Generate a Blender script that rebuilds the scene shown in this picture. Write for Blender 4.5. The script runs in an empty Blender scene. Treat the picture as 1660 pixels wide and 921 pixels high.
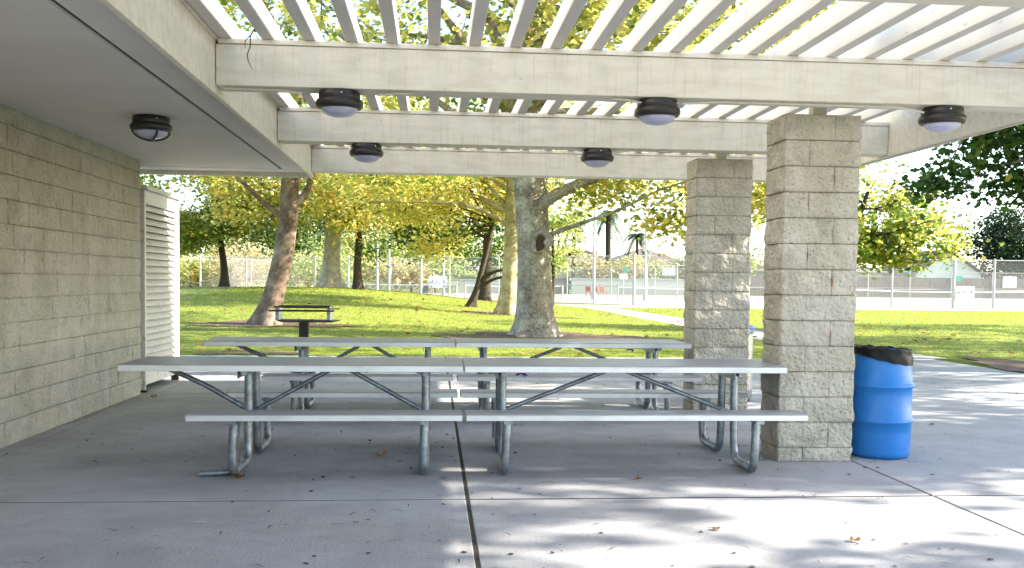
import bpy, math, random
import numpy as np
from mathutils import Vector, Matrix, Euler
random.seed(7); RNG = np.random.default_rng(11)
S = bpy.context.scene
C = S.collection
# ------------------------------------------------------------------ camera
cam = bpy.data.cameras.new('camera'); co = bpy.data.objects.new('camera', cam); C.objects.link(co)
cam.sensor_width = 36; cam.lens = 33.71; cam.shift_y = 0.0382; cam.clip_end = 3000; cam.clip_start = 0.05
_p, _y, _r = .0435, .0824, .0113
_F = Vector((math.sin(_y)*math.cos(_p), math.cos(_y)*math.cos(_p), -math.sin(_p)))
_R = Vector((math.cos(_y), -math.sin(_y), 0)); _U = _R.cross(_F)
_c, _s = math.cos(_r), math.sin(_r)
_R2 = _R*_c + _U*_s; _U2 = _U*_c - _R*_s
co.matrix_world = Matrix(((_R2.x, _U2.x, -_F.x, 0), (_R2.y, _U2.y, -_F.y, 0), (_R2.z, _U2.z, -_F.z, 1.3821), (0, 0, 0, 1)))
S.camera = co
# ------------------------------------------------------------------ world, sun, exposure
SUN_EL = math.radians(30); SUN_AZ = math.radians(95)       # azimuth clockwise from +Y
w = bpy.data.worlds.new('World'); S.world = w; w.use_nodes = True
nt = w.node_tree; bg = nt.nodes['Background']
sky = nt.nodes.new('ShaderNodeTexSky'); sky.sky_type = 'NISHITA'; sky.sun_disc = False
sky.sun_elevation = SUN_EL; sky.sun_rotation = SUN_AZ; sky.air_density = 1.0; sky.dust_density = 0.8; sky.ozone_density = 1.0
nt.links.new(sky.outputs[0], bg.inputs[0]); bg.inputs[1].default_value = 0.13
sl = bpy.data.lights.new('sun', 'SUN'); sl.energy = 4.6; sl.angle = math.radians(.55); sl.color = (1, .92, .79)
so = bpy.data.objects.new('sun', sl); C.objects.link(so)
_d = Vector((math.cos(SUN_EL)*math.sin(SUN_AZ), math.cos(SUN_EL)*math.cos(SUN_AZ), math.sin(SUN_EL)))
so.rotation_euler = _d.to_track_quat('Z', 'Y').to_euler(); so.location = (60, -6, 40)
S.view_settings.view_transform = 'Standard'; S.view_settings.look = 'None'; S.view_settings.gamma = 1
S.view_settings.exposure = 2.12; S.view_settings.use_curve_mapping = False
S.render.engine = 'CYCLES'
cy = S.cycles; cy.max_bounces = 7; cy.diffuse_bounces = 4; cy.glossy_bounces = 3; cy.transmission_bounces = 4; cy.transparent_max_bounces = 24
cy.caustics_reflective = False; cy.caustics_refractive = False; cy.use_denoising = True

# ------------------------------------------------------------------ noise
def _hash(ix, iy, iz, seed):
    n = (ix*374761393 + iy*668265263 + iz*2147483647 + seed*1274126177) & 0xffffffff
    n = ((n ^ (n >> 13))*1274126177) & 0xffffffff
    return ((n ^ (n >> 16)) & 0xffff)/65535.0
def vnoise(P, seed=0):
    P = np.asarray(P, float); I = np.floor(P).astype(np.int64); f = P-I; f = f*f*(3-2*f); r = 0
    for dx in (0, 1):
        for dy in (0, 1):
            for dz in (0, 1):
                wt = (f[..., 0] if dx else 1-f[..., 0])*(f[..., 1] if dy else 1-f[..., 1])*(f[..., 2] if dz else 1-f[..., 2])
                r = r + wt*_hash(I[..., 0]+dx, I[..., 1]+dy, I[..., 2]+dz, seed)
    return r*2-1
def fbm(P, seed=0, o=3):
    P = np.asarray(P, float); r = 0; a = 1
    for i in range(o):
        r = r + a*vnoise(P*2**i, seed+i); a *= .5
    return r

# ------------------------------------------------------------------ materials
def mat(name, col, rough=.7, metal=0, spec=.5, bump=None, var=None, ramp=None, emit=None):
    """bump=(scale, strength, detail)  var=(scale, dark factor)"""
    m = bpy.data.materials.new(name); m.use_nodes = True; n = m.node_tree.nodes; L = m.node_tree.links
    b = n['Principled BSDF']; b.inputs['Roughness'].default_value = rough; b.inputs['Metallic'].default_value = metal
    b.inputs['Specular IOR Level'].default_value = spec
    b.inputs['Base Color'].default_value = (*col, 1)
    tc = n.new('ShaderNodeTexCoord')
    if var:
        t = n.new('ShaderNodeTexNoise'); t.inputs['Scale'].default_value = var[0]; t.inputs['Detail'].default_value = 8; t.inputs['Roughness'].default_value = .65
        L.new(tc.outputs['Object'], t.inputs['Vector'])
        cr = n.new('ShaderNodeValToRGB'); L.new(t.outputs[0], cr.inputs[0])
        stops = ramp or [(.3, tuple(c*var[1] for c in col)), (.65, col)]
        while len(cr.color_ramp.elements) < len(stops): cr.color_ramp.elements.new(.5)
        for e, (p, c) in zip(cr.color_ramp.elements, stops): e.position = p; e.color = (*c, 1)
        L.new(cr.outputs[0], b.inputs['Base Color'])
    if bump:
        t = n.new('ShaderNodeTexNoise'); t.inputs['Scale'].default_value = bump[0]; t.inputs['Detail'].default_value = bump[2] if len(bump) > 2 else 6
        L.new(tc.outputs['Object'], t.inputs['Vector'])
        bp = n.new('ShaderNodeBump'); bp.inputs['Strength'].default_value = bump[1]; bp.inputs['Distance'].default_value = .02
        L.new(t.outputs[0], bp.inputs['Height']); L.new(bp.outputs[0], b.inputs['Normal'])
    return m
def nd(m): return m.node_tree.nodes, m.node_tree.links
def mulnoise(m, scale, lo, hi, tint=(0, 0, 0), stretch=(1, 1, 1), p0=.45, p1=.6):
    """multiply the base colour with a second noise: stains"""
    n, L = nd(m); b = n['Principled BSDF']; tc = n.new('ShaderNodeTexCoord'); mp = n.new('ShaderNodeMapping'); mp.inputs['Scale'].default_value = stretch
    t = n.new('ShaderNodeTexNoise'); t.inputs['Scale'].default_value = scale; t.inputs['Detail'].default_value = 6
    L.new(tc.outputs['Object'], mp.inputs[0]); L.new(mp.outputs[0], t.inputs['Vector'])
    cr = n.new('ShaderNodeValToRGB'); cr.color_ramp.elements[0].position = p0; cr.color_ramp.elements[1].position = p1
    cr.color_ramp.elements[0].color = (lo+tint[0], lo+tint[1], lo+tint[2], 1); cr.color_ramp.elements[1].color = (hi, hi, hi, 1)
    L.new(t.outputs[0], cr.inputs[0])
    mx = n.new('ShaderNodeMix'); mx.data_type = 'RGBA'; mx.blend_type = 'MULTIPLY'; mx.inputs[0].default_value = 1
    src = b.inputs['Base Color']
    if src.is_linked: L.new(src.links[0].from_socket, mx.inputs[6])
    else: mx.inputs[6].default_value = src.default_value
    L.new(cr.outputs[0], mx.inputs[7]); L.new(mx.outputs[2], b.inputs['Base Color'])
    return m
def leafmat(name, stops, trans=.45):
    m = bpy.data.materials.new(name); m.use_nodes = True; n, L = nd(m); n.remove(n['Principled BSDF'])
    out = n['Material Output']
    at = n.new('ShaderNodeAttribute'); at.attribute_name = 'tint'
    cr = n.new('ShaderNodeValToRGB')
    while len(cr.color_ramp.elements) < len(stops): cr.color_ramp.elements.new(.5)
    for e, (p, c) in zip(cr.color_ramp.elements, stops): e.position = p; e.color = (*c, 1)
    L.new(at.outputs['Fac'], cr.inputs[0])
    d = n.new('ShaderNodeBsdfPrincipled'); d.inputs['Roughness'].default_value = .45; d.inputs['Specular IOR Level'].default_value = .35
    t = n.new('ShaderNodeBsdfTranslucent'); mx = n.new('ShaderNodeMixShader'); mx.inputs[0].default_value = trans
    hs = n.new('ShaderNodeHueSaturation'); hs.inputs['Value'].default_value = 2.2; hs.inputs['Saturation'].default_value = .95
    L.new(cr.outputs[0], d.inputs['Base Color']); L.new(cr.outputs[0], hs.inputs['Color']); L.new(hs.outputs[0], t.inputs[0])
    L.new(d.outputs[0], mx.inputs[1]); L.new(t.outputs[0], mx.inputs[2]); L.new(mx.outputs[0], out.inputs[0])
    return m
def meshmat(name, col, opac):
    m = bpy.data.materials.new(name); m.use_nodes = True; n, L = nd(m)
    b = n['Principled BSDF']; b.inputs['Base Color'].default_value = (*col, 1); b.inputs['Roughness'].default_value = .5; b.inputs['Metallic'].default_value = .3
    t = n.new('ShaderNodeBsdfTransparent'); mx = n.new('ShaderNodeMixShader'); mx.inputs[0].default_value = opac
    L.new(t.outputs[0], mx.inputs[1]); L.new(b.outputs[0], mx.inputs[2]); L.new(mx.outputs[0], n['Material Output'].inputs[0])
    return m

M = {}
M['concrete'] = mat('concrete', (.40, .375, .35), .85, var=(1.3, .8), ramp=[(.25, (.325, .325, .345)), (.5, (.375, .375, .39)), (.8, (.42, .418, .42))], bump=(60, .12, 10))
mulnoise(M['concrete'], 5, .90, 1, p0=.30, p1=.6); mulnoise(M['concrete'], 45, .84, 1.0, p0=.33, p1=.45); mulnoise(M['concrete'], 11, .55, 1.0, (.02, 0, -.02), p0=.235, p1=.275); mulnoise(M['concrete'], 1.1, .86, 1.0, (.0, -.005, -.01), p0=.4, p1=.56)
def broom(m):
    n, L = nd(m); b = n['Principled BSDF']; tc = n.new('ShaderNodeTexCoord'); mp = n.new('ShaderNodeMapping'); mp.inputs['Scale'].default_value = (140, 2.5, 1)
    t = n.new('ShaderNodeTexNoise'); t.inputs['Scale'].default_value = 1; t.inputs['Detail'].default_value = 3; L.new(tc.outputs['Object'], mp.inputs[0]); L.new(mp.outputs[0], t.inputs['Vector'])
    bp = n.new('ShaderNodeBump'); bp.inputs['Strength'].default_value = .35; bp.inputs['Distance'].default_value = .004
    L.new(t.outputs[0], bp.inputs['Height']); L.new(b.inputs['Normal'].links[0].from_socket, bp.inputs['Normal']); L.new(bp.outputs[0], b.inputs['Normal'])
broom(M['concrete'])
M['path'] = mat('path', (.5, .47, .42), .9, var=(3, .85))
M['court'] = mat('court', (.36, .31, .27), .9, var=(.3, .9))
M['soil'] = mat('soil', (.045, .036, .028), .95, var=(20, .6), bump=(50, .5))
M['cream'] = mat('cream_paint', (.79, .745, .64), .55, var=(2.2, .93), bump=(35, .08)); mulnoise(M['cream'], 3.5, .90, 1, (.0, -.01, -.05), (1, 4, 4), .38, .55); mulnoise(M['cream'], 26, .68, 1, p0=.25, p1=.32); mulnoise(M['cream'], 5, .90, 1, (.02, 0, -.05), (9, 9, .5), .33, .45)
M['slat'] = mat('slat_paint', (.66, .635, .58), .55, var=(3, .94), bump=(40, .1)); mulnoise(M['slat'], 9, .62, 1, (0, 0, .06), (6, .6, 2), .25, .36)
M['trim'] = mat('trim_dark', (.03, .03, .03), .8)
M['soffit'] = mat('soffit_stucco', (.70, .675, .64), .9, var=(1.2, .9), bump=(140, .25, 3))
M['block'] = mat('block', (.47, .44, .35), .95, var=(5, .8), ramp=[(.25, (.41, .38, .32)), (.5, (.54, .505, .43)), (.8, (.64, .60, .52))], bump=(28, 1.0, 14))
M['block'].node_tree.nodes['Bump'].inputs['Distance'].default_value = .035
mulnoise(M['block'], 55, .5, 1, p0=.31, p1=.40); mulnoise(M['block'], 2.0, .84, 1, (.0, 0, -.05), p0=.4, p1=.6)
M['wallblock'] = mat('wall_block', (.40, .405, .33), .95, var=(4, .8), ramp=[(.25, (.345, .34, .30)), (.5, (.47, .462, .41)), (.8, (.54, .53, .47))], bump=(26, .9, 14))
M['wallblock'].node_tree.nodes['Bump'].inputs['Distance'].default_value = .035
mulnoise(M['wallblock'], 40, .6, 1, p0=.30, p1=.40); mulnoise(M['wallblock'], 1.5, .86, 1, (.0, 0, -.05), (1, 1, .4), p0=.4, p1=.6)
M['mortar'] = mat('mortar', (.36, .335, .27), .95, bump=(60, .4), var=(12, .8))
M['rust'] = mat('rust_stain', (.30, .16, .06), .95, var=(30, .6))
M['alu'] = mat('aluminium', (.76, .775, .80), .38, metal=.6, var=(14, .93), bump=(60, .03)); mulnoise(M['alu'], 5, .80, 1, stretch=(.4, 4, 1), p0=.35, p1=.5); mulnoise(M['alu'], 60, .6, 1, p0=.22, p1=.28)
M['alu_shaded'] = mat('aluminium_shaded', (.47, .485, .52), .42, metal=.55, var=(10, .9), bump=(60, .04)); mulnoise(M['alu_shaded'], 5, .80, 1, stretch=(.4, 6, 1), p0=.35, p1=.5); mulnoise(M['alu_shaded'], 4, .66, 1, stretch=(.15, 22, 1), p0=.3, p1=.65); mulnoise(M['alu_shaded'], 50, .5, 1, p0=.23, p1=.29)  # alu dimmed for plank tops: dull roof reflection put into colour, edges stay bright
M['alucap'] = mat('alu_cap', (.46, .42, .34), .6, metal=.2)
M['galv'] = mat('galvanised', (.36, .41, .45), .42, metal=.75, var=(28, .6), bump=(40, .08)); mulnoise(M['galv'], 9, .65, 1, p0=.35, p1=.55)
M['steel'] = mat('painted_post', (.50, .48, .40), .6)
M['bronze'] = mat('bronze_housing', (.022, .018, .018), .38, bump=(60, .05))
M['lens'] = mat('lamp_lens', (.50, .52, .72), .22, spec=.7)
M['conduit'] = mat('conduit', (.66, .63, .55), .5)
M['drum'] = mat('blue_plastic', (.014, .19, .58), .36, var=(3, .86), bump=(25, .05)); mulnoise(M['drum'], 30, .6, 1, p0=.25, p1=.32)
M['bag'] = mat('black_bag', (.004, .004, .004), .42, spec=.25, bump=(9, .25, 2))
M['louver'] = mat('louver_white', (.72, .72, .70), .5, var=(3, .92)); mulnoise(M['louver'], 12, .7, 1, p0=.3, p1=.4)
M['black'] = mat('black_iron', (.018, .017, .016), .6, bump=(70, .2), var=(20, .6))
M['dark'] = mat('dark_void', (.05, .032, .022), .9)
M['bark'] = mat('bark_sycamore', (.3, .27, .22), .9, var=(3.5, .6), ramp=[(.32, (.13, .105, .08)), (.46, (.27, .235, .19)), (.56, (.36, .32, .27)), (.68, (.52, .48, .40))], bump=(14, .8, 8)); mulnoise(M['bark'], 22, .55, 1, p0=.38, p1=.5)
M['bark_pale'] = mat('bark_pale', (.4, .36, .28), .9, var=(3, .6), ramp=[(.3, (.22, .18, .12)), (.45, (.38, .33, .25)), (.65, (.58, .54, .44))], bump=(12, .6, 8))
M['bark_yel'] = mat('bark_yellowish', (.4, .33, .17), .9, var=(3, .6), ramp=[(.32, (.16, .12, .06)), (.48, (.33, .27, .14)), (.65, (.50, .43, .27))], bump=(12, .6, 8))
M['bark_red'] = mat('bark_reddish', (.3, .2, .13), .9, var=(3, .6), ramp=[(.34, (.085, .055, .038)), (.5, (.20, .135, .095)), (.68, (.36, .28, .21))], bump=(12, .7, 8))
M['bark_dark'] = mat('bark_dark', (.06, .045, .03), .95, var=(6, .5), bump=(16, .9, 6))
M['leaf_gold'] = leafmat('leaf_gold', [(0, (.06, .10, .02)), (.3, (.15, .18, .035)), (.6, (.36, .335, .08)), (.88, (.57, .48, .15)), (1, (.50, .28, .06))], .55)
M['leaf_mix'] = leafmat('leaf_mix', [(0, (.03, .075, .014)), (.45, (.10, .165, .025)), (.8, (.27, .29, .05)), (1, (.46, .36, .07))], .5)
M['leaf_green'] = leafmat('leaf_green', [(0, (.015, .045, .012)), (.5, (.04, .09, .016)), (.9, (.12, .16, .025)), (1, (.26, .24, .04))], .4)
M['leaf_dark'] = leafmat('leaf_dark', [(0, (.008, .022, .010)), (.6, (.018, .042, .016)), (1, (.05, .08, .02))], .2)
M['leaf_pale'] = leafmat('leaf_pale', [(0, (.09, .14, .04)), (.5, (.24, .29, .08)), (1, (.46, .42, .15))], .45)
M['leaf_tan'] = leafmat('leaf_tan', [(0, (.16, .17, .06)), (.5, (.36, .31, .14)), (1, (.50, .38, .22))], .4)
M['dryleaf'] = leafmat('dry_leaf', [(0, (.11, .055, .018)), (.5, (.24, .13, .04)), (1, (.42, .28, .08))], .2)
M['grass'] = mat('lawn', (.07, .12, .015), .9, var=(.9, .7), ramp=[(.25, (.10, .15, .012)), (.5, (.19, .23, .02)), (.78, (.32, .31, .045))], bump=(120, .35, 4)); mulnoise(M['grass'], 14, .75, 1, p0=.35, p1=.6)
M['blade'] = leafmat('grass_blade', [(0, (.09, .15, .010)), (.6, (.21, .26, .02)), (1, (.40, .38, .07))], .45)
M['dirt'] = mat('bare_dirt', (.14, .09, .055), .95, var=(6, .6), bump=(60, .6))
M['post'] = mat('fence_post', (.44, .43, .40), .5, metal=.3)
M['link'] = meshmat('chain_link', (.50, .48, .44), .17)
M['net'] = meshmat('net_mesh', (.25, .24, .22), .35)
M['white'] = mat('white_paint', (.80, .80, .78), .6)
M['offwall'] = mat('pale_wall', (.50, .51, .50), .85, var=(.4, .85))
M['stucco'] = mat('stucco', (.74, .70, .62), .85, var=(.5, .94))
M['roof'] = mat('roof_tiles', (.17, .13, .11), .9, var=(2, .7), bump=(8, .8))
M['woodfence'] = mat('fence_wood', (.17, .13, .115), .9, var=(1.5, .7))
M['window'] = mat('window_glass', (.03, .04, .05), .1)
M['green'] = mat('sign_green', (.02, .25, .17), .5)
M['ink'] = mat('ink', (.015, .018, .04), .7)
M['red'] = mat('red_paint', (.35, .05, .04), .5)
M['pink'] = mat('pinkish_panel', (.55, .38, .32), .7)
M['skin'] = mat('skin', (.45, .27, .18), .6); M['shirt'] = mat('shirt', (.60, .42, .12), .8); M['shorts'] = mat('shorts', (.12, .12, .16), .8); M['hair'] = mat('hair', (.05, .03, .02), .8)
M['purple'] = mat('purple_ribbon', (.10, .03, .22), .35); M['gold'] = mat('gold_ribbon', (.35, .25, .07), .35)
M['bluerim'] = mat('blue_rim', (.02, .07, .45), .4)
M['chalk'] = mat('chalk', (.45, .60, .57), .95)
def perfmat():
    m = mat('perforated_metal', (.55, .55, .56), .35, metal=.7); n, L = nd(m); b = n['Principled BSDF']
    tc = n.new('ShaderNodeTexCoord'); v = n.new('ShaderNodeTexVoronoi'); v.inputs['Scale'].default_value = 34; v.inputs['Randomness'].default_value = 0
    L.new(tc.outputs['Object'], v.inputs['Vector']); r = n.new('ShaderNodeValToRGB'); r.color_ramp.interpolation = 'CONSTANT'
    r.color_ramp.elements[0].color = (.02, .02, .02, 1); r.color_ramp.elements[1].color = (.55, .55, .56, 1); r.color_ramp.elements[1].position = .36
    L.new(v.outputs['Distance'], r.inputs[0]); L.new(r.outputs[0], b.inputs['Base Color']); return m
M['perf'] = perfmat()

# ------------------------------------------------------------------ mesh builder
class MB:
    def __init__(s): s.v = []; s.f = []; s.sm = []
    def add(s, vs, fs, smooth=False):
        o = len(s.v); s.v += [tuple(x) for x in vs]; s.f += [tuple(i+o for i in f) for f in fs]; s.sm += [smooth]*len(fs)
    def box(s, a, b, bev=0, rot=None, piv=None):
        x0, y0, z0 = a; x1, y1, z1 = b
        if bev:
            e = bev; vs = []; 
            for ax in range(3):
                pass
            # chamfered box: 24 verts
            P = []
            for sx in (0, 1):
                for sy in (0, 1):
                    for sz in (0, 1):
                        c = ((x0, x1)[sx], (y0, y1)[sy], (z0, z1)[sz]); d = (e*(1-2*sx), e*(1-2*sy), e*(1-2*sz))
                        P.append([(c[0], c[1]+d[1], c[2]+d[2]), (c[0]+d[0], c[1], c[2]+d[2]), (c[0]+d[0], c[1]+d[1], c[2])])
            vs = [q for p in P for q in p]
            I = lambda sx, sy, sz, k: (sx*4+sy*2+sz)*3+k
            fs = [(I(0,0,0,0), I(0,0,1,0), I(0,1,1,0), I(0,1,0,0)), (I(1,0,0,0), I(1,1,0,0), I(1,1,1,0), I(1,0,1,0)),
                  (I(0,0,0,1), I(1,0,0,1), I(1,0,1,1), I(0,0,1,1)), (I(0,1,0,1), I(0,1,1,1), I(1,1,1,1), I(1,1,0,1)),
                  (I(0,0,0,2), I(0,1,0,2), I(1,1,0,2), I(1,0,0,2)), (I(0,0,1,2), I(1,0,1,2), I(1,1,1,2), I(0,1,1,2))]
            for a_ in (0, 1):
                for b_ in (0, 1):
                    fs += [(I(a_, b_, 0, 0), I(a_, b_, 1, 0), I(a_, b_, 1, 1), I(a_, b_, 0, 1)), (I(a_, 0, b_, 0), I(a_, 1, b_, 0), I(a_, 1, b_, 2), I(a_, 0, b_, 2)), (I(0, a_, b_, 1), I(1, a_, b_, 1), I(1, a_, b_, 2), I(0, a_, b_, 2))]
                    for c_ in (0, 1): fs.append((I(a_, b_, c_, 0), I(a_, b_, c_, 1), I(a_, b_, c_, 2)))
        else:
            vs = [(x0,y0,z0),(x1,y0,z0),(x1,y1,z0),(x0,y1,z0),(x0,y0,z1),(x1,y0,z1),(x1,y1,z1),(x0,y1,z1)]
            fs = [(0,3,2,1),(4,5,6,7),(0,1,5,4),(1,2,6,5),(2,3,7,6),(3,0,4,7)]
        if rot is not None:
            c = Vector(piv if piv else [(p+q)/2 for p, q in zip(a, b)]); R = Euler(rot).to_matrix(); vs = [tuple(R@(Vector(v)-c)+c) for v in vs]
        s.add(vs, fs)
    def tube(s, pts, r, n=12, cap=True, smooth=True):
        pts = [Vector(p) for p in pts]; rs = r if isinstance(r, (list, tuple, np.ndarray)) else [r]*len(pts)
        vs = []; fs = []; t = (pts[1]-pts[0]).normalized(); u = t.orthogonal().normalized()
        for i, p in enumerate(pts):
            if i == 0: t = (pts[1]-pts[0])
            elif i == len(pts)-1: t = pts[-1]-pts[-2]
            else: t = (pts[i+1]-pts[i]).normalized()+(pts[i]-pts[i-1]).normalized()
            t.normalize(); u = (u-t*u.dot(t)).normalized(); v = t.cross(u)
            for k in range(n):
                a = 2*math.pi*k/n; vs.append(p+(u*math.cos(a)+v*math.sin(a))*rs[i])
        for i in range(len(pts)-1):
            for k in range(n): fs.append((i*n+k, i*n+(k+1)%n, (i+1)*n+(k+1)%n, (i+1)*n+k))
        s.add(vs, fs, smooth)
        if cap: s.add(vs[:n], [tuple(range(n))[::-1]]); s.add(vs[-n:], [tuple(range(n))])
    def lathe(s, prof, c=(0, 0, 0), n=32, smooth=True):
        vs = []; fs = []
        for r, z in prof:
            for k in range(n): a = 2*math.pi*k/n; vs.append((c[0]+r*math.cos(a), c[1]+r*math.sin(a), c[2]+z))
        for i in range(len(prof)-1):
            for k in range(n): fs.append((i*n+k, i*n+(k+1)%n, (i+1)*n+(k+1)%n, (i+1)*n+k))
        s.add(vs, fs, smooth)
    def quad(s, a, b, c, d): s.add([a, b, c, d], [(0, 1, 2, 3)])
    def build(s, name, m, parent=None):
        me = bpy.data.meshes.new(name); me.from_pydata(s.v, [], s.f); me.polygons.foreach_set('use_smooth', s.sm); me.update()
        return link(name, me, m, parent)
def link(name, me, m, parent=None):
    me.materials.append(m); o = bpy.data.objects.new(name, me); C.objects.link(o)
    if parent is not None: o.parent = parent
    return o
def tag(o, label, cat, group=None):
    o['label'] = label; o['category'] = cat
    if group: o['group'] = group
    return o
def thing(name, label, cat, loc=(0, 0, 0), rz=0, group=None):
    o = bpy.data.objects.new(name, None); o.empty_display_size = .1; C.objects.link(o); o.location = loc; o.rotation_euler = (0, 0, rz)
    return tag(o, label, cat, group)
def struct(o): o['kind'] = 'structure'; return o
def stuff(o): o['kind'] = 'stuff'; return o
def bend(pts, rad=.1, n=6):
    """round the corners of a polyline"""
    P = [Vector(p) for p in pts]; out = [P[0]]
    for i in range(1, len(P)-1):
        a = (P[i-1]-P[i]); b = (P[i+1]-P[i]); d = min(rad, a.length*.48, b.length*.48); A = P[i]+a.normalized()*d; B = P[i]+b.normalized()*d
        for k in range(n+1):
            t = k/n; out.append(A*(1-t)**2+P[i]*2*t*(1-t)+B*t*t)
    out.append(P[-1]); return out
def npmesh(name, V, nper, tint=None, smooth=False):
    """V (N*nper,3): N separate n-gons"""
    N = len(V)//nper; me = bpy.data.meshes.new(name); me.vertices.add(len(V)); me.vertices.foreach_set('co', V.astype(np.float32).ravel())
    me.loops.add(len(V)); me.loops.foreach_set('vertex_index', np.arange(len(V), dtype=np.int32))
    me.polygons.add(N); me.polygons.foreach_set('loop_start', (np.arange(N)*nper).astype(np.int32))
    if tint is not None:
        a = me.attributes.new('tint', 'FLOAT', 'FACE'); a.data.foreach_set('value', tint.astype(np.float32))
    me.update(calc_edges=True); return me

# ------------------------------------------------------------------ ground
def sstep(t): t = np.clip(t, 0, 1); return t*t*(3-2*t)
def ground_h(x, y):
    x = np.asarray(x, float); y = np.asarray(y, float)
    m = .95*sstep((y-18)/30)*(1-sstep((y-50)/11))*(1-sstep((x+6)/15))
    hill = 4.0*sstep((y-112)/45)*(1-sstep((x-0)/25))
    return m+hill
SX0, SX1, SY1 = -9.0, 9.45, 17.5
xs = sorted(set([-400, -250, -160, -110]+list(range(-80, -14, 4))+[-14, -12, -10.5, SX0-.02, SX0]+[i for i in np.arange(-8, 9.1, 1.)]+[SX1, SX1+.02]+list(range(11, 80, 3))+[95, 120, 160, 250, 400]))
ys = sorted(set([-60, -30, -14, -8.02, -8]+[i for i in np.arange(-6, 17, 2.)]+[SY1, SY1+.02]+list(np.arange(19, 66, 1.))+list(range(68, 170, 4))+[180, 220, 300, 450, 700]))
XX, YY = np.meshgrid(xs, ys); ZZ = ground_h(XX, YY)-.005
ins = (XX >= SX0-.001) & (XX <= SX1+.001) & (YY <= SY1+.001) & (YY >= -8.001); ZZ[ins] = -.12
g = MB(); nx = len(xs); g.v = list(map(tuple, np.stack([XX, YY, ZZ], -1).reshape(-1, 3)))
g.f = [(j*nx+i, j*nx+i+1, (j+1)*nx+i+1, (j+1)*nx+i) for j in range(len(ys)-1) for i in range(nx-1)]; g.sm = [True]*len(g.f)
struct(g.build('lawn_ground', M['grass']))
# concrete slab: poured panels with real gaps
g = MB(); jx = [SX0, -6.6, -3.29, .227, 3.3, 6.4, SX1]; jx[5] = 7.5; jy = [-8, -3.2, .4, 3.0, 6.03, 11.65, 15.0, SY1]
gx = {.227: .022, 3.3: .012}
for i in range(len(jx)-1):
    for j in range(len(jy)-1):
        a = gx.get(jx[i], .007); b = gx.get(jx[i+1], .007)
        dz = random.uniform(-.0015, .0015)
        g.box((jx[i]+a/2, jy[j]+(.017 if jy[j] == 6.03 else .011), -.1), (jx[i+1]-b/2, jy[j+1]-(.017 if jy[j+1] == 6.03 else .011), dz), bev=.006)
struct(g.build('patio_slab', M['concrete']))
g = MB(); g.box((SX0+.05, -7.9, -.118), (SX1-.05, SY1-.05, -.0045)); struct(g.build('joint_soil', M['soil']))
g = MB(); g.quad((8.1, SY1, .004), (9.8, SY1, .004), (9.8, 52.2, .004), (8.1, 52.2, .004)); g.quad((3.5, 52.2, .006), (60, 52.2, .006), (60, 57.8, .006), (3.5, 57.8, .006)); struct(g.build('concrete_path', M['path']))
g = MB(); g.add([(-40, 77, .02), (-1, 75, .02), (1.2, 71, .02), (7.9, 64, .02), (12.3, 57.9, .02), (75, 57.9, .02), (75, 106, .02), (-40, 106, .02)], [tuple(range(8))]); struct(g.build('tennis_court', M['court']))
# worn dirt patches on the lawn
def patch(pts, z=.004):
    me = MB()
    for (cx, cy, rx, ry) in pts:
        n = 28; vs = [(cx, cy, float(ground_h(cx, cy))+z)]
        for k in range(n):
            a = 2*math.pi*k/n; q = 1+.22*math.sin(3*a+cx)+.13*math.sin(7*a+cy); x, y = cx+rx*q*math.cos(a), cy+ry*q*math.sin(a); vs.append((x, y, float(ground_h(x, y))+z+.012))
        me.add(vs, [(0, 1+k, 1+(k+1) % n) for k in range(n)], True)
    return me
struct(patch([(2.9, 23.4, 2.7, 1.5), (-4.3, 26.0, 2.0, .9), (-5.2, 49.6, 3.5, 1.2), (2.7, 34, 2.2, .8), (-3.4, 18.1, .9, .5), (10.3, 15.6, .7, 2.0)]).build('bare_earth', M['dirt']))

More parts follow.
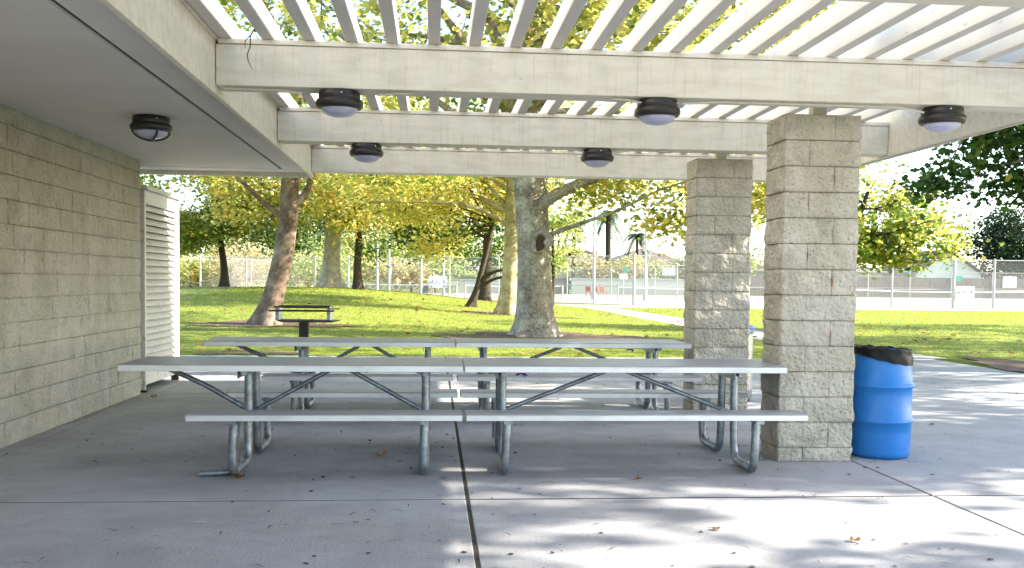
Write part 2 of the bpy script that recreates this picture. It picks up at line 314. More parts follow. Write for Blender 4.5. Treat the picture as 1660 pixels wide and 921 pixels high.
# ------------------------------------------------------------------ split-face masonry
def rough_block(mb, a, b, res, amp, seed, faces='xXyY', inset=.003):
    """box a-b whose listed side faces are gridded and pushed outward by noise; joints recessed"""
    a = np.array(a); b = np.array(b); L = b-a; n = np.maximum(2, np.round(L/res).astype(int)); cache = {}
    def vid(i, j, k):
        key = (i, j, k)
        if key in cache: return cache[key]
        p = a+L*np.array([i/n[0], j/n[1], k/n[2]]); nn = np.zeros(3)
        if i == 0 and 'x' in faces: nn[0] -= 1
        if i == n[0] and 'X' in faces: nn[0] += 1
        if j == 0 and 'y' in faces: nn[1] -= 1
        if j == n[1] and 'Y' in faces: nn[1] += 1
        l = np.linalg.norm(nn)
        cache[key] = len(P); P.append(p); N.append(nn/l if l else nn)
        e = []
        if nn[0]: e.append(min(j, n[1]-j)*L[1]/n[1] if not nn[1] else 9)
        if nn[1]: e.append(min(i, n[0]-i)*L[0]/n[0] if not nn[0] else 9)
        e.append(min(k, n[2]-k)*L[2]/n[2]); E.append(min(e)); return cache[key]
    P = []; N = []; E = []; F = []
    for (f, ax, val) in (('x', 0, 0), ('X', 0, n[0]), ('y', 1, 0), ('Y', 1, n[1])):
        if f not in faces: continue
        o = 1 if ax == 0 else 0
        for u in range(n[o]):
            for k in range(n[2]):
                q = []
                for (du, dk) in ((0, 0), (1, 0), (1, 1), (0, 1)):
                    ijk = [0, 0, k+dk]; ijk[ax] = val; ijk[o] = u+du; q.append(vid(*ijk))
                if (ax == 0) == (val == 0): q = q[::-1]
                F.append(q)
    P = np.array(P); N = np.array(N); E = np.array(E)
    d = amp*(.12*np.clip(E/.03, 0, 1)**.5)+amp*.75*fbm(P*8+seed*3.1, seed, 5)*np.clip(E/.018, 0.3, 1)-np.where(E < 1e-6, inset, 0)
    P = P+N*d[:, None]
    mb.add([tuple(p) for p in P], F, True)
    # top and bottom
    for k in (0, n[2]):
        z = a[2]+.0015 if k == 0 else b[2]-.0015
        mb.quad((a[0]-.004, a[1]-.004, z), (b[0]+.004, a[1]-.004, z), (b[0]+.004, b[1]+.004, z), (a[0]-.004, b[1]+.004, z))
def column(x, y, w_, d_, top, label, seed, rusty):
    t = thing('block_column', label, 'column', (x, y, 0), group='split-face block columns')
    mb = MB(); z = 0; k = 0; hc = (top-.11)/13; mo = MB(); ru = MB(); a = w_*.667; b = w_*.333
    while z < top-.01:
        h = .11 if k == 0 else hc
        cut = b if k % 2 == 0 else a
        rough_block(mb, (0, 0, z+.001), (cut-.0015, d_, z+h-.001), .0165, .018, seed+k*2, 'xyY')
        rough_block(mb, (cut+.0015, 0, z+.001), (w_, d_, z+h-.001), .0165, .018, seed+k*2+1, 'XyY')
        if rusty and k in (5, 7, 8, 11, 1): 
            zz = z+h*random.uniform(.12, .3); 
            ru.add([(cut-.001, -.0125, zz), (cut-.005, -.0125, zz+h*.25), (cut-.003, -.0125, zz+h*random.uniform(.4, .6)), (cut+.003, -.0125, zz+h*.3)], [(0, 3, 2, 1)])
        z += h; k += 1
    mb.build('blocks', M['block'], t)
    mo.box((.022, .022, 0), (w_-.022, d_-.022, top-.01)); mo.build('mortar_core', M['mortar'], t)
    if rusty: ru.build('rust_stain', M['rust'], t)
column(2.69, 7.24, .60, .40, 2.695, 'nearer pale split-face block column beside the blue drum', 20, True)
column(2.76, 9.97, .60, .40, 2.70, 'farther split-face block column at the right end of the rear tables', 90, False)
# long wall on the left
t = thing('block_wall', 'long greenish grey split-face block wall under the flat roof', 'wall', (-3.43, 11.6, 0))
mb = MB(); z = 0; k = 0; rw = random.Random(5)
while z < 2.74:
    h = min(.2, 2.765-z); y = .1
    y -= (k % 2)*.2+ (0 if k % 3 else .1)
    y = -12.2+.2*(k % 2)
    while y < -.001:
        l = rw.choice([.4, .4, .4, .3, .2, .6]); e = min(0, y+l)
        if 0-e < .12: e = 0
        rough_block(mb, (-.3, y+.0028, z+.0012), (0, e-(.0028 if e < -.001 else 0), z+h-.0007), .028 if y > -6.6 else .07, .016*rw.uniform(.6, 1.3), 300+k*40+int((y+13)*7), 'XY' if e > -.001 else 'X', .004)
        y = e
    z += h; k += 1
mb.build('blocks', M['wallblock'], t)
g = MB(); g.box((-.28, -12.2, 0), (-.022, -.022, 2.755)); g.build('mortar_core', M['mortar'], t)
g = MB(); g.box((-4.6, -.31, 0), (-.305, -.01, 2.735)); g.build('end_wall', M['wallblock'], t)

# ------------------------------------------------------------------ flat roof over the building
t = thing('flat_roof', 'flat roof with grey stucco soffit and cream fascia over the block wall', 'roof', (-1.59, 12.5, 2.7))
g = MB(); g.box((-6.4, -14.5, .045), (-.325, -.335, .35)); g.box((-.285, -14.5, .045), (0, .06, .35)); g.box((-6.4, -.305, .045), (-.285, .06, .35)); g.build('soffit', M['soffit'], t)
g = MB(); g.box((-6.4, -14.5, .062), (-.28, -.30, .34)); g.build('soffit_groove', M['trim'], t)
g = MB(); g.box((0.002, -14.5, -.013), (.042, .12, .50), bev=.003); g.box((.044, -14.5, .365), (.062, -.1, .415)); g.build('fascia', M['cream'], t)
g = MB(); g.box((-6.4, .064, -.013), (-.002, .12, .50), bev=.003); g.build('end_fascia', M['cream'], t)
g = MB(); g.box((-6.4, -14.5, .36), (-.01, .06, .49)); g.build('roof_deck', M['soffit'], t)

# ------------------------------------------------------------------ pergola
X0, X1 = -1.546, 4.71
t = thing('pergola', 'cream painted slatted pergola roof of beams, slats and fascia', 'pergola', (1.6, 7, 2.747))
ox, oy, oz = 1.6, 7, 2.747
for yb in (1.6, 4.3, 7.0, 9.7, 12.38):
    g = MB(); xm = 1.62+random.uniform(-.2, .2)
    g.box((X0-ox+.003, yb-oy, 0), (xm-ox, yb-oy+.235, .29), bev=.004); g.box((xm-ox+.0004, yb-oy, 0), (X1-ox-.003, yb-oy+.235, .29), bev=.004)
    bo = g.build('beam', M['cream'], t)
    g = MB(); g.box((X0-ox+.02, yb-oy-.012, .2925), (X1-ox-.003, yb-oy+.245, .328), bev=.003); g.build('cap_strip', M['cream'], bo)
for i in range(21):
    x = -1.525+.2945*i+random.uniform(-.006, .006); z0 = .3295
    g = MB(); g.box((x-ox, 0.4-oy, z0), (x-ox+.087, 12.72-oy, z0+.14), bev=.004); so_ = g.build('slat', M['slat'], t)
g = MB(); g.box((X1-ox, .3-oy, -.02), (X1-ox+.045, 12.9-oy, .50), bev=.003); g.box((X1-ox+.046, .3-oy, -.035), (X1-ox+.066, 12.9-oy, .10), bev=.003); g.build('fascia', M['cream'], t)
for (px_, py_, tp) in ((2.99, 7.30, 2.695), (3.03, 9.99, 2.70)):
    g = MB(); g.box((px_-.055-ox, py_-oy, tp-oz-.003), (px_+.055-ox, py_-oy+.10, .289), bev=.006); g.build('post', M['steel'], t)
for pts in ([(-.42, 7.06, -.03), (-.3, 7.06, -.012), (-.15, 7.05, -.008)], [(1.3, 7.05, -.008), (1.42, 7.05, -.012), (1.52, 7.06, -.03)], [(1.83, 7.06, -.03), (2.1, 7.05, -.010), (3.35, 7.05, -.012), (3.5, 7.05, -.015), (3.7, 7.06, -.045)],
            [(-.95, 7.06, -.03), (-1.1, 7.05, -.012), (-1.5, 7.05, -.008)], [(-.45, 9.76, -.03), (-.3, 9.75, -.01), (-.15, 9.75, -.008)], [(1.3, 9.75, -.008), (1.45, 9.75, -.02), (1.52, 9.76, -.03)], [(1.82, 9.76, -.03), (2.0, 9.75, -.012), (2.4, 9.75, -.008)]):
    g = MB(); g.tube([(a-ox, b-oy, c-.004) for a, b, c in pts], .0085, 8); g.build('conduit', M['conduit'], t)

# ------------------------------------------------------------------ bulkhead lamps
def lamp(x, y, z, label, guard=False, yaw=0):
    t = thing('ceiling_lamp', label, 'lamp', (x, y, z-.001), yaw, 'round bulkhead lamps')
    g = MB(); g.lathe([(.0, 0), (.135, 0), (.150, -.012), (.152, -.058), (.148, -.062), (.165, -.066), (.172, -.082), (.170, -.105), (.158, -.122), (.138, -.128), (.136, -.118), (.0, -.112)], n=40); g.build('housing', M['bronze'], t)
    g = MB(); g.lathe([(.136, -.121), (.134, -.130), (.118, -.152), (.088, -.170), (.05, -.181), (.0, -.185)], n=40); g.build('lens', M['lens'], t)
    if guard:
        for rr in ((1, 0), (0, 1)):
            g = MB(); pts = [(.16*math.cos(a)*rr[0], .16*math.cos(a)*rr[1], -.115-.085*math.sin(a)) for a in np.linspace(0, math.pi, 13)]; g.tube(pts, .009, 8); g.build('guard_bar', M['bronze'], t)
    for a in (0.5, 2.6, 4.7): g = MB(); g.tube([(.148*math.cos(a), .148*math.sin(a), -.03), (.158*math.cos(a), .158*math.sin(a), -.03)], .006, 8); g.build('screw', M['conduit'], t)
lamp(-2.40, 8.44, 2.745, 'bulkhead lamp with crossed guard bars on the grey soffit', True, .6)
lamp(-.69, 7.12, 2.747, 'bulkhead lamp under the nearest beam above the left table', yaw=.2)
lamp(1.66, 7.12, 2.747, 'bulkhead lamp at the middle of the nearest beam, left of the near column', yaw=1)
lamp(3.88, 7.12, 2.747, 'bulkhead lamp under the nearest beam, right of the near column', yaw=2)
lamp(-.68, 9.82, 2.747, 'small bulkhead lamp at the left of the second beam', yaw=.7)
lamp(1.67, 9.82, 2.747, 'small bulkhead lamp at the middle of the second beam', yaw=.1)

# dry twig hanging from the slats
g = MB(); g.tube([(-1.10, 6.78, 3.42), (-1.13, 6.76, 3.28), (-1.15, 6.75, 3.20), (-1.235, 6.72, 3.06), (-1.25, 6.71, 3.02), (-1.25, 6.71, 2.96), (-1.27, 6.71, 2.90), (-1.265, 6.71, 2.86), (-1.235, 6.71, 2.80)], [.006, .006, .005, .005, .0045, .004, .004, .003, .002], 6)
g.tube([(-1.25, 6.71, 3.03), (-1.285, 6.71, 2.99), (-1.285, 6.71, 2.94)], [.004, .003, .002], 6)
g.tube([(-1.18, 6.74, 3.14), (-1.14, 6.72, 3.17), (-1.12, 6.71, 3.21)], [.003, .003, .002], 6)
tag(g.build('dry_twig', M['bark_dark']), 'thin dark dead twig dangling through the slats over the nearest beam', 'twig')

# ------------------------------------------------------------------ louvred cabinet beyond the wall
t = thing('louvred_cabinet', 'tall white louvred utility cabinet standing beyond the end of the block wall', 'cabinet', (-3.42, 13.3, 0))
y0, y1, zb, zt = -1.55, 0, .09, 2.42
for (n_, a, b) in (('post', (-.06, -.05, .03), (0, 0, zt)), ('post', (-.06, y0, .03), (0, y0+.05, zt)), ('post', (-1.2, -.05, .03), (-1.14, 0, zt)), ('post', (-1.2, y0, .03), (-1.14, y0+.05, zt)),
                   ('rail', (-.055, y0+.052, zt-.16), (-.002, -.052, zt-.002)), ('rail', (-.055, y0+.052, zb), (-.002, -.052, zb+.17)), ('rail', (-1.138, -.05, zt-.16), (-.062, -.004, zt-.002)), ('rail', (-1.138, -.05, zb), (-.062, -.004, zb+.17))):
    g = MB(); g.box(a, b, bev=.004); g.build(n_, M['louver'], t)
nl = 24
for i in range(nl):
    z = zb+.19+(zt-.36-zb)*i/nl
    g = MB(); g.box((-.045, y0+.055, z), (-.035, -.055, z+.098), rot=(0, math.radians(-42), 0)); g.build('louvre', M['louver'], t)
    g = MB(); g.box((-1.13, -.035, z), (-.07, -.022, z+.105), rot=(math.radians(28), 0, 0)); g.build('louvre', M['louver'], t)
g = MB(); g.box((-1.26, y0-.06, zt+.002), (.05, .06, zt+.05), bev=.006); g.build('top', M['louver'], t)
g = MB(); g.box((-.09, -.09, 0), (.0, -.02, .088)); g.build('foot', M['black'], t); g = MB(); g.box((-.09, y0+.02, 0), (0, y0+.09, .088)); g.build('foot', M['black'], t)
g = MB(); g.box((-1.13, y0+.055, zb), (-.12, -.06, zt-.01)); g.build('inner_box', M['trim'], t)

# ------------------------------------------------------------------ picnic tables
def plank(mb, x0, x1, y0, y1, z1, h=.045, ribs=2, edge=None):
    # extruded aluminium plank: grooved top
    n = ribs+1; wv = (y1-y0)/n
    for i in range(n): mb.box((x0, y0+wv*i+(.0015 if i else 0), z1-.006), (x1, y0+wv*(i+1)-(.0015 if i < n-1 else 0), z1), bev=.0012)
    (edge or mb).box((x0, y0, z1-h), (x1, y1, z1-.0062), bev=.002)
def picnic_table(name, label, ox, oy, tx0, tx1, bx0, bx1, fr, extra=False):
    t = thing('picnic_table', label, 'picnic table', (ox, oy, 0), group='aluminium picnic tables')
    wy = .72
    for i in range(3):
        g = MB(); e = MB(); plank(g, tx0-ox, tx1-ox, -wy/2+.2415*i, -wy/2+.2415*i+.237, .76, .05, 1, e); tp = g.build('tabletop_plank', M['alu_shaded'], t); e.build('edge', M['alu'], tp)
    g = MB(); g.box((tx1-ox+.0005, -wy/2+.002, .711), (tx1-ox+.005, wy/2-.002, .758)); g.build('end_cap', M['alucap'], t)
    g = MB(); g.box((tx0-ox-.005, -wy/2+.002, .711), (tx0-ox-.0005, wy/2-.002, .758)); g.build('end_cap', M['alucap'], t)
    for s in (-1, 1):
        ya, yb = (-.79, -.54) if s < 0 else (.54, .79)
        g = MB(); e = MB(); plank(g, bx0-ox, bx1-ox, ya, yb, .457, .045, 2, e); bo = g.build('bench_seat', M['alu_shaded'], t); e.build('edge', M['alu'], bo)
        g = MB(); g.box((bx0-ox-.005, ya+.002, .415), (bx0-ox-.0005, yb-.002, .455)); g.build('end_cap', M['alucap'], bo); g = MB(); g.box((bx1-ox+.0005, ya+.002, .415), (bx1-ox+.005, yb-.002, .455)); g.build('end_cap', M['alucap'], bo)
    for k, fx in enumerate(fr):
        fx -= ox
        for s in (-1, 1):
            g = MB(); tilt = random.uniform(-.012, .012)
            pts = bend([(fx, s*.155, .706), (fx, s*.165, .25), (fx, s*.19, .034), (fx+tilt, s*.67, .034), (fx+tilt, s*.69, .20), (fx, s*.675, .408)], .17, 8)
            g.tube(pts, .031, 14); g.tube([(fx, s*.675, .30), (fx, s*.675, .405)], .0335, 12)
            lg = g.build('leg', M['galv'], t)
            g = MB(); g.tube([(fx, s*.5, .056), (fx, s*.5, .08)], .007, 8); g.build('bolt', M['galv'], lg)
            g = MB(); g.tube([(fx+.028, s*.69, .13), (fx+.038, s*.69, .13)], .008, 8); g.build('bolt', M['galv'], lg)
        g = MB(); g.box((fx-.022, -.34, .68), (fx+.022, .34, .7085)); g.box((fx-.05, -.33, .655), (fx-.046, .33, .7085)); g.build('top_bracket', M['galv'], t)
        g = MB(); g.box((fx-.012, -.19, .36), (fx+.012, .19, .385)); g.build('cross_bar', M['galv'], t)
        for s in (-1, 1):
            g = MB(); g.box((fx-.03, s*.66-.11, .385), (fx+.03, s*.66+.11, .4105)); g.add([(fx+.031, s*.66-.08, .41), (fx+.034, s*.66+.08, .41), (fx+.036, s*.66, .35)], [(0, 1, 2)]); g.build('seat_bracket', M['galv'], t)
    a, b = fr[0]-ox, fr[1]-ox; c = (a+b)/2
    for e, d in ((a, -1), (b, 1)):
        g = MB(); g.tube([(c+d*.07, 0, .695), (e-d*.02, 0, .38)], .0175, 10); g.tube([(c+d*.03, 0, .702), (c+d*.09, 0, .70)], .016, 8); g.build('brace', M['galv'], t)
    if extra:
        g = MB(); g.tube(bend([(tx0-ox+.25, 0, .70), (tx0-ox+.52, 0, .58), (a-.02, 0, .38)], .1, 5), .0195, 10); g.build('brace', M['galv'], t)
        g = MB(); g.tube(bend([(a-.01, -.60, .034), (a-.10, -.62, .026), (a-.25, -.62, .022)], .05, 4), .021, 12); g.build('foot', M['galv'], t)
NY, FY = 7.39, 10.05
picnic_table('a', 'nearest left picnic table with long overhanging left end', -.7, NY, -2.24, .222, -1.66, .205, (-1.36, -.05), True)
picnic_table('b', 'nearest right picnic table ending beside the near column', 1.45, NY, .238, 2.67, .238, 2.67, (.53, 2.33))
picnic_table('c', 'rear left picnic table in front of the charcoal grill', -.7, FY, -2.26, .222, -1.62, .195, (-1.33, -.05), True)
picnic_table('d', 'rear right picnic table ending before the farther column', 1.45, FY, .238, 2.66, .245, 2.66, (.53, 2.33))
# ribbon scraps tied beneath tabletops
def ribbon(x, y, z, label, m2='gold', sc=1):
    t = thing('ribbon_scrap', label, 'ribbon', (x, y, z), group='party ribbon scraps under the tables')
    g = MB()
    for i in range(5):
        a = random.uniform(0, 6.28); l = random.uniform(.03, .07)*sc; p = [(0, 0, 0), (l*math.cos(a), l*.3*math.sin(a), -.01*sc), (l*1.6*math.cos(a), l*.5*math.sin(a), -.035*sc)]
        g.tube(p, [.008*sc, .012*sc, .003*sc], 5)
    g.build('streamer', M['purple'], t)
    g = MB(); g.tube([(0, 0, -.002), (.05*sc, -.01, -.03*sc), (.04*sc, 0, -.06*sc)], [.006, .008, .002], 5); g.build('tail', M[m2], t)
ribbon(-1.30, 9.72, .70, 'purple and gold ribbon scrap under the rear left table near its left leg', sc=.8)
ribbon(.66, 7.08, .70, 'purple ribbon scrap under the near right table by the seam', 'purple', .55)
ribbon(2.02, 9.72, .70, 'purple ribbon scrap under the rear right table at its right end', 'purple', .6)

# ------------------------------------------------------------------ blue drum
t = thing('trash_drum', 'blue plastic drum bin with black bag beside the near column', 'trash bin', (3.63, 7.50, 0))
g = MB(); g.lathe([(0, .004), (.19, .0), (.222, .006), (.236, .025), (.238, .05), (.243, .20), (.246, .283), (.258, .292), (.260, .302), (.256, .312), (.246, .322), (.246, .50), (.244, .563), (.257, .573), (.259, .584), (.254, .594), (.243, .604), (.238, .72), (.225, .80), (.212, .835), (.222, .85), (.222, .862), (.205, .862), (.205, .80), (.225, .72), (.23, .1), (0, .05)], n=64)
g.build('barrel', M['drum'], t)
n = 72; vs = []; fs = []; prof = [(.245, None), (.243, .5), (.240, .8), (.233, .845), (.238, .865), (.236, .88), (.222, .885), (.205, .868), (.195, .80), (.19, .55), (.17, .35), (0, .3)]
for i, (r, z) in enumerate(prof):
    for k in range(n):
        a = 2*math.pi*k/n; low = .775-.06*math.cos(a-math.radians(-5))+.012*math.sin(5*a)
        low = .80-.055*math.cos(a+.6)
        z_ = low if i == 0 else (low*.5+.83*.5 if i == 1 else (low*.2+.83*.8 if i == 2 else z))
        wob = .003*math.sin(11*a+i)+.003*math.sin(23*a+2*i)+random.uniform(-.0015, .0015)
        zz = z_+(.004*math.sin(9*a)+.003*math.sin(17*a+1)+.012*math.cos(a-math.pi) if 3 <= i <= 7 else .003*math.sin(13*a))
        rr = r+wob
        if i == 0: rr = .241+wob
        vs.append((rr*math.cos(a), rr*math.sin(a), zz))
for i in range(len(prof)-1):
    for k in range(n): fs.append((i*n+k, i*n+(k+1) % n, (i+1)*n+(k+1) % n, (i+1)*n+k))
g = MB(); g.add(vs, fs, True); g.build('bin_bag', M['bag'], t)
# ------------------------------------------------------------------ perforated litter bin behind the columns
t = thing('litter_bin', 'perforated steel litter bin with blue rim standing between the two columns', 'trash bin', (3.54, 11.1, 0))
g = MB(); g.lathe([(0, .02), (.20, .02), (.215, .0), (.222, .03), (.235, .05), (.240, .14)], n=40); g.build('base_band', M['galv'], t); g = MB(); g.lathe([(.240, .40), (.243, .47)], n=40); g.build('band', M['galv'], t); g = MB(); g.lathe([(.242, .80), (.25, .83), (.25, .85)], n=40); g.build('band', M['galv'], t)
g = MB(); g.lathe([(.238, .14), (.2385, .81)], n=40); g.build('basket', M['perf'], t)
g = MB(); g.lathe([(.246, .845), (.255, .85), (.252, .885), (.20, .895), (.19, .86)], n=40); g.build('rim', M['bluerim'], t)

# ------------------------------------------------------------------ park grill
t = thing('charcoal_grill', 'black steel pedestal park grill standing behind the rear table', 'grill', (-1.85, 14, 0), .02)
g = MB(); g.box((-.065, -.065, 0), (.065, .065, .765), bev=.004); g.build('post', M['black'], t)
g = MB(); g.add([(-.38, -.22, .80), (.52, -.22, .79), (.52, .22, .79), (-.38, .22, .80), (-.30, -.18, .765), (.40, -.18, .765), (.40, .18, .765), (-.30, .18, .765)], [(0, 1, 2, 3), (4, 7, 6, 5), (0, 4, 5, 1), (1, 5, 6, 2), (2, 6, 7, 3), (3, 7, 4, 0)]); g.build('ash_tray', M['black'], t)
g = MB(); g.box((-.38, .18, .955), (.36, .20, 1.0)); g.build('back_bar', M['black'], t)
for x in (-.38, .34):
    g = MB(); g.box((x, -.20, .80), (x+.05, .20, .985), bev=.003); g.build('side_bracket', M['galv'], t)
g = MB()
for i in range(9): g.tube([(-.42, -.20+.045*i, .93), (.42, -.20+.045*i, .93)], .006, 6)
g.box((-.47, -.215, .918), (.44, -.20, .942)); g.box((-.40, -.23, .975), (.38, -.21, .998)); g.box((.36, -.21, .955), (.52, -.195, .97)); g.build('grate', M['black'], t)

# ------------------------------------------------------------------ foliage
LEAF8 = np.array([(0, -.5, 0), (.22, -.3, .03), (.5, -.12, .08), (.28, .1, .02), (.30, .38, .05), (0, .5, .0), (-.30, .38, .05), (-.28, .1, .02), (-.5, -.12, .08), (-.22, -.3, .03)])
LEAF4 = np.array([(0, -.55, 0), (.38, 0, .06), (0, .55, 0), (-.38, 0, .06)])
def leaf_mesh(name, cen, size, tint, tmpl, flat=.6, rng=RNG):
    N = len(cen); k = len(tmpl)
    nrm = rng.normal(size=(N, 3)); nrm[:, 2] = np.abs(nrm[:, 2])+flat; nrm /= np.linalg.norm(nrm, axis=1)[:, None]
    a = rng.normal(size=(N, 3)); u = np.cross(nrm, a); u /= np.linalg.norm(u, axis=1)[:, None]; v = np.cross(nrm, u)
    s = (size*rng.uniform(.6, 1.25, N))[:, None, None]
    V = cen[:, None, :]+s*(tmpl[None, :, 0, None]*u[:, None]+tmpl[None, :, 1, None]*v[:, None]+tmpl[None, :, 2, None]*nrm[:, None])
    return npmesh(name, V.reshape(-1, 3), k, tint)
def limb(mb, pts, r0, r1, n=10, seed=0, rough=.06):
    P = bend(pts, .9, 5); m = len(P); rs = [r0+(r1-r0)*(i/(m-1))**.8 for i in range(m)]
    mb.tube(P, rs, n)
def trunk_tube(mb, pts, radii, flare=1.6, fh=.8, n=28, step=.12, seed=0, lob=.12):
    pts = [np.array(p, float) for p in pts]; d = [0]
    for a, b in zip(pts[:-1], pts[1:]): d.append(d[-1]+np.linalg.norm(b-a))
    T = np.arange(0, d[-1]+step, step); T[-1] = d[-1]
    # smooth interpolation (catmull-like through np.interp then smoothing)
    Q = np.stack([np.interp(T, d, [p[i] for p in pts]) for i in range(3)], 1); R = np.interp(T, d, radii)
    for _ in range(6): Q[1:-1] = (Q[:-2]+Q[1:-1]*2+Q[2:])/4
    vs = []; fs = []
    for i, (q, r) in enumerate(zip(Q, R)):
        h = q[2]-Q[0][2]; fl = (flare-1)*math.exp(-h/fh*2.2)
        for k in range(n):
            a = 2*math.pi*k/n; nn = float(vnoise(np.array([math.cos(a)*1.3+seed, math.sin(a)*1.3, q[2]*.9]), seed))
            n2 = float(vnoise(np.array([math.cos(a)*4+seed, math.sin(a)*4, q[2]*3]), seed+3))
            rr = r*(1+lob*nn+.03*n2)+r*fl*(1+.55*math.sin(5*a+seed)+.35*math.sin(3*a+seed*2))
            vs.append((q[0]+rr*math.cos(a), q[1]+rr*math.sin(a), q[2]))
    m = len(Q)
    for i in range(m-1):
        for k in range(n): fs.append((i*n+k, i*n+(k+1) % n, (i+1)*n+(k+1) % n, (i+1)*n+k))
    mb.add(vs, fs, True); return Q, R
def crown_pts(blobs, perc, sig, rng, hollow=.35, flat=.6):
    """blobs: (cx,cy,cz,rx,ry,rz,nclusters) -> cluster centres + leaf centres"""
    CL = []
    for (cx, cy, cz, rx, ry, rz, nc) in blobs:
        d = rng.normal(size=(nc*3, 3)); d /= np.linalg.norm(d, axis=1)[:, None]; r = hollow+(1-hollow)*rng.uniform(0, 1, nc*3)**.6
        p = d*r[:, None]*np.array([rx, ry, rz])+np.array([cx, cy, cz])
        ok = fbm(p*.45+cx, 5, 2) > -.25
        p = p[ok][:nc]; CL.append(p)
    CL = np.concatenate(CL); n = rng.poisson(perc, len(CL)); idx = np.repeat(np.arange(len(CL)), n)
    L = CL[idx]+rng.normal(size=(len(idx), 3))*sig*np.array([1, 1, flat])*rng.uniform(.6, 1.3, len(CL))[idx][:, None]
    return CL, L, idx
def tree(name, label, trunk, radii, bark, blobs, perc, sig, leaf, lm, seed, tmpl=LEAF4, tint=(.5, .25), group='trees on the park lawn', nbr=16, flare=1.6, limbs=(), n=20, step=.2, zmin=None, cutbox=None, fh=.8, hollow=.35):
    rng = np.random.default_rng(seed); bx, by, bz = trunk[0]
    t = thing(name, label, 'tree', (bx, by, bz), group=group); off = np.array([bx, by, bz])
    mb = MB(); Q, R = trunk_tube(mb, [np.array(p)-off for p in trunk], radii, flare, n=n, step=step, seed=seed, fh=fh)
    CL, L, idx = crown_pts(blobs, perc, sig, rng, hollow)
    if zmin is not None: k = L[:, 2] > zmin+rng.uniform(-.15, .15, len(L)); L = L[k]; idx = idx[k]
    if cutbox is not None:
        a, b = cutbox; k = ~((L[:, 0] > a[0]) & (L[:, 0] < b[0]) & (L[:, 1] > a[1]) & (L[:, 1] < b[1]) & (L[:, 2] > a[2]) & (L[:, 2] < b[2])); L = L[k]; idx = idx[k]
    for lp, r0, r1 in limbs: limb(mb, [np.array(p)-off for p in lp], r0, r1)
    zlow = Q[:, 2].max()*.45
    for c in CL[rng.choice(len(CL), min(nbr, len(CL)), replace=False)]-off:
        cand = [i for i in range(len(Q)) if Q[i][2] > zlow and Q[i][2] < c[2]+.8] or [len(Q)-1]
        i = cand[rng.integers(len(cand))]; a = Q[i]; dd = c-a; L_ = np.linalg.norm(dd)
        if L_ > 14: continue
        mid = a+dd*.45+np.array([0, 0, L_*.10])+rng.normal(size=3)*L_*.05
        limb(mb, [a, mid, c], min(R[i]*.45, .035+L_*.018), .012, 7)
        for _ in range(2): e = mid+rng.normal(size=3)*L_*.25; e[2] = max(e[2], mid[2]-.3); limb(mb, [mid, (mid+e)/2+rng.normal(size=3)*.15, e], .02+.004*L_, .008, 5)
    mb.build('trunk', M[bark], t)
    ct = rng.normal(0, tint[1]*.6, len(CL))[idx]; tn = np.clip(tint[0]+ct+rng.normal(0, tint[1]*.6, len(L)), 0, 1)
    me = leaf_mesh('crown', L-off, leaf, tn, tmpl, rng=rng); link('crown', me, M[lm], t)
    return t
gh = lambda x, y: float(ground_h(x, y))
# main sycamore close behind the tables
main = tree('sycamore_tree', 'huge grey mottled sycamore trunk with a knot hole behind the rear table', [(2.55, 23.65, -.03), (2.5, 23.65, 1.2), (2.42, 23.65, 2.6), (2.33, 23.65, 4.0), (2.2, 23.65, 5.4), (2.35, 23.4, 7.2), (2.9, 23, 9.5), (3.1, 22.8, 12)], [.47, .42, .405, .41, .34, .28, .2, .08], 'bark',
     [(2, 21, 9.2, 9.5, 8.5, 4.2, 430), (-1, 17.5, 7.4, 5, 4, 2.4, 130), (5.5, 18, 7.0, 5, 4.5, 2.0, 120), (6.3, 22.5, 3.75, 2.6, 1.8, .75, 34), (8.0, 24, 4.6, 2.4, 2.5, 1.3, 40), (4.8, 23.5, 4.6, 2, 2, .8, 26), (5.9, 23, 2.95, .75, .7, .6, 13), (7.9, 23.5, 3.2, .8, .7, .7, 14), (4.2, 23, 3.65, 1.4, 1, .35, 18), (6.6, 15.5, 5.3, 3.5, 2.6, 1.2, 60)],
     42, .42, .145, 'leaf_gold', 101, LEAF8, (.50, .24), nbr=34, flare=1.5, n=36, step=.07, fh=.6, hollow=.3,
     limbs=[([(2.4, 23.5, 3.1), (3.0, 23.1, 3.55), (4.2, 22.6, 4.0), (6, 22, 4.7), (8, 21.5, 5.6)], .17, .07), ([(2.3, 23.6, 3.7), (1.7, 23.3, 4.4), (.3, 22, 5.3), (-2, 20.5, 6.5)], .18, .05),
            ([(2.6, 23.4, 2.45), (3.4, 23.0, 2.75), (4.4, 22.6, 3.1), (5.6, 22.3, 3.75), (7, 22, 3.9)], .06, .02), ([(2.3, 23.5, 5.6), (3.0, 21, 7.5), (4, 17, 8.5)], .2, .05), ([(2.3, 23.5, 5.0), (.5, 20, 6.4), (-1, 16.5, 7.4)], .18, .04)])
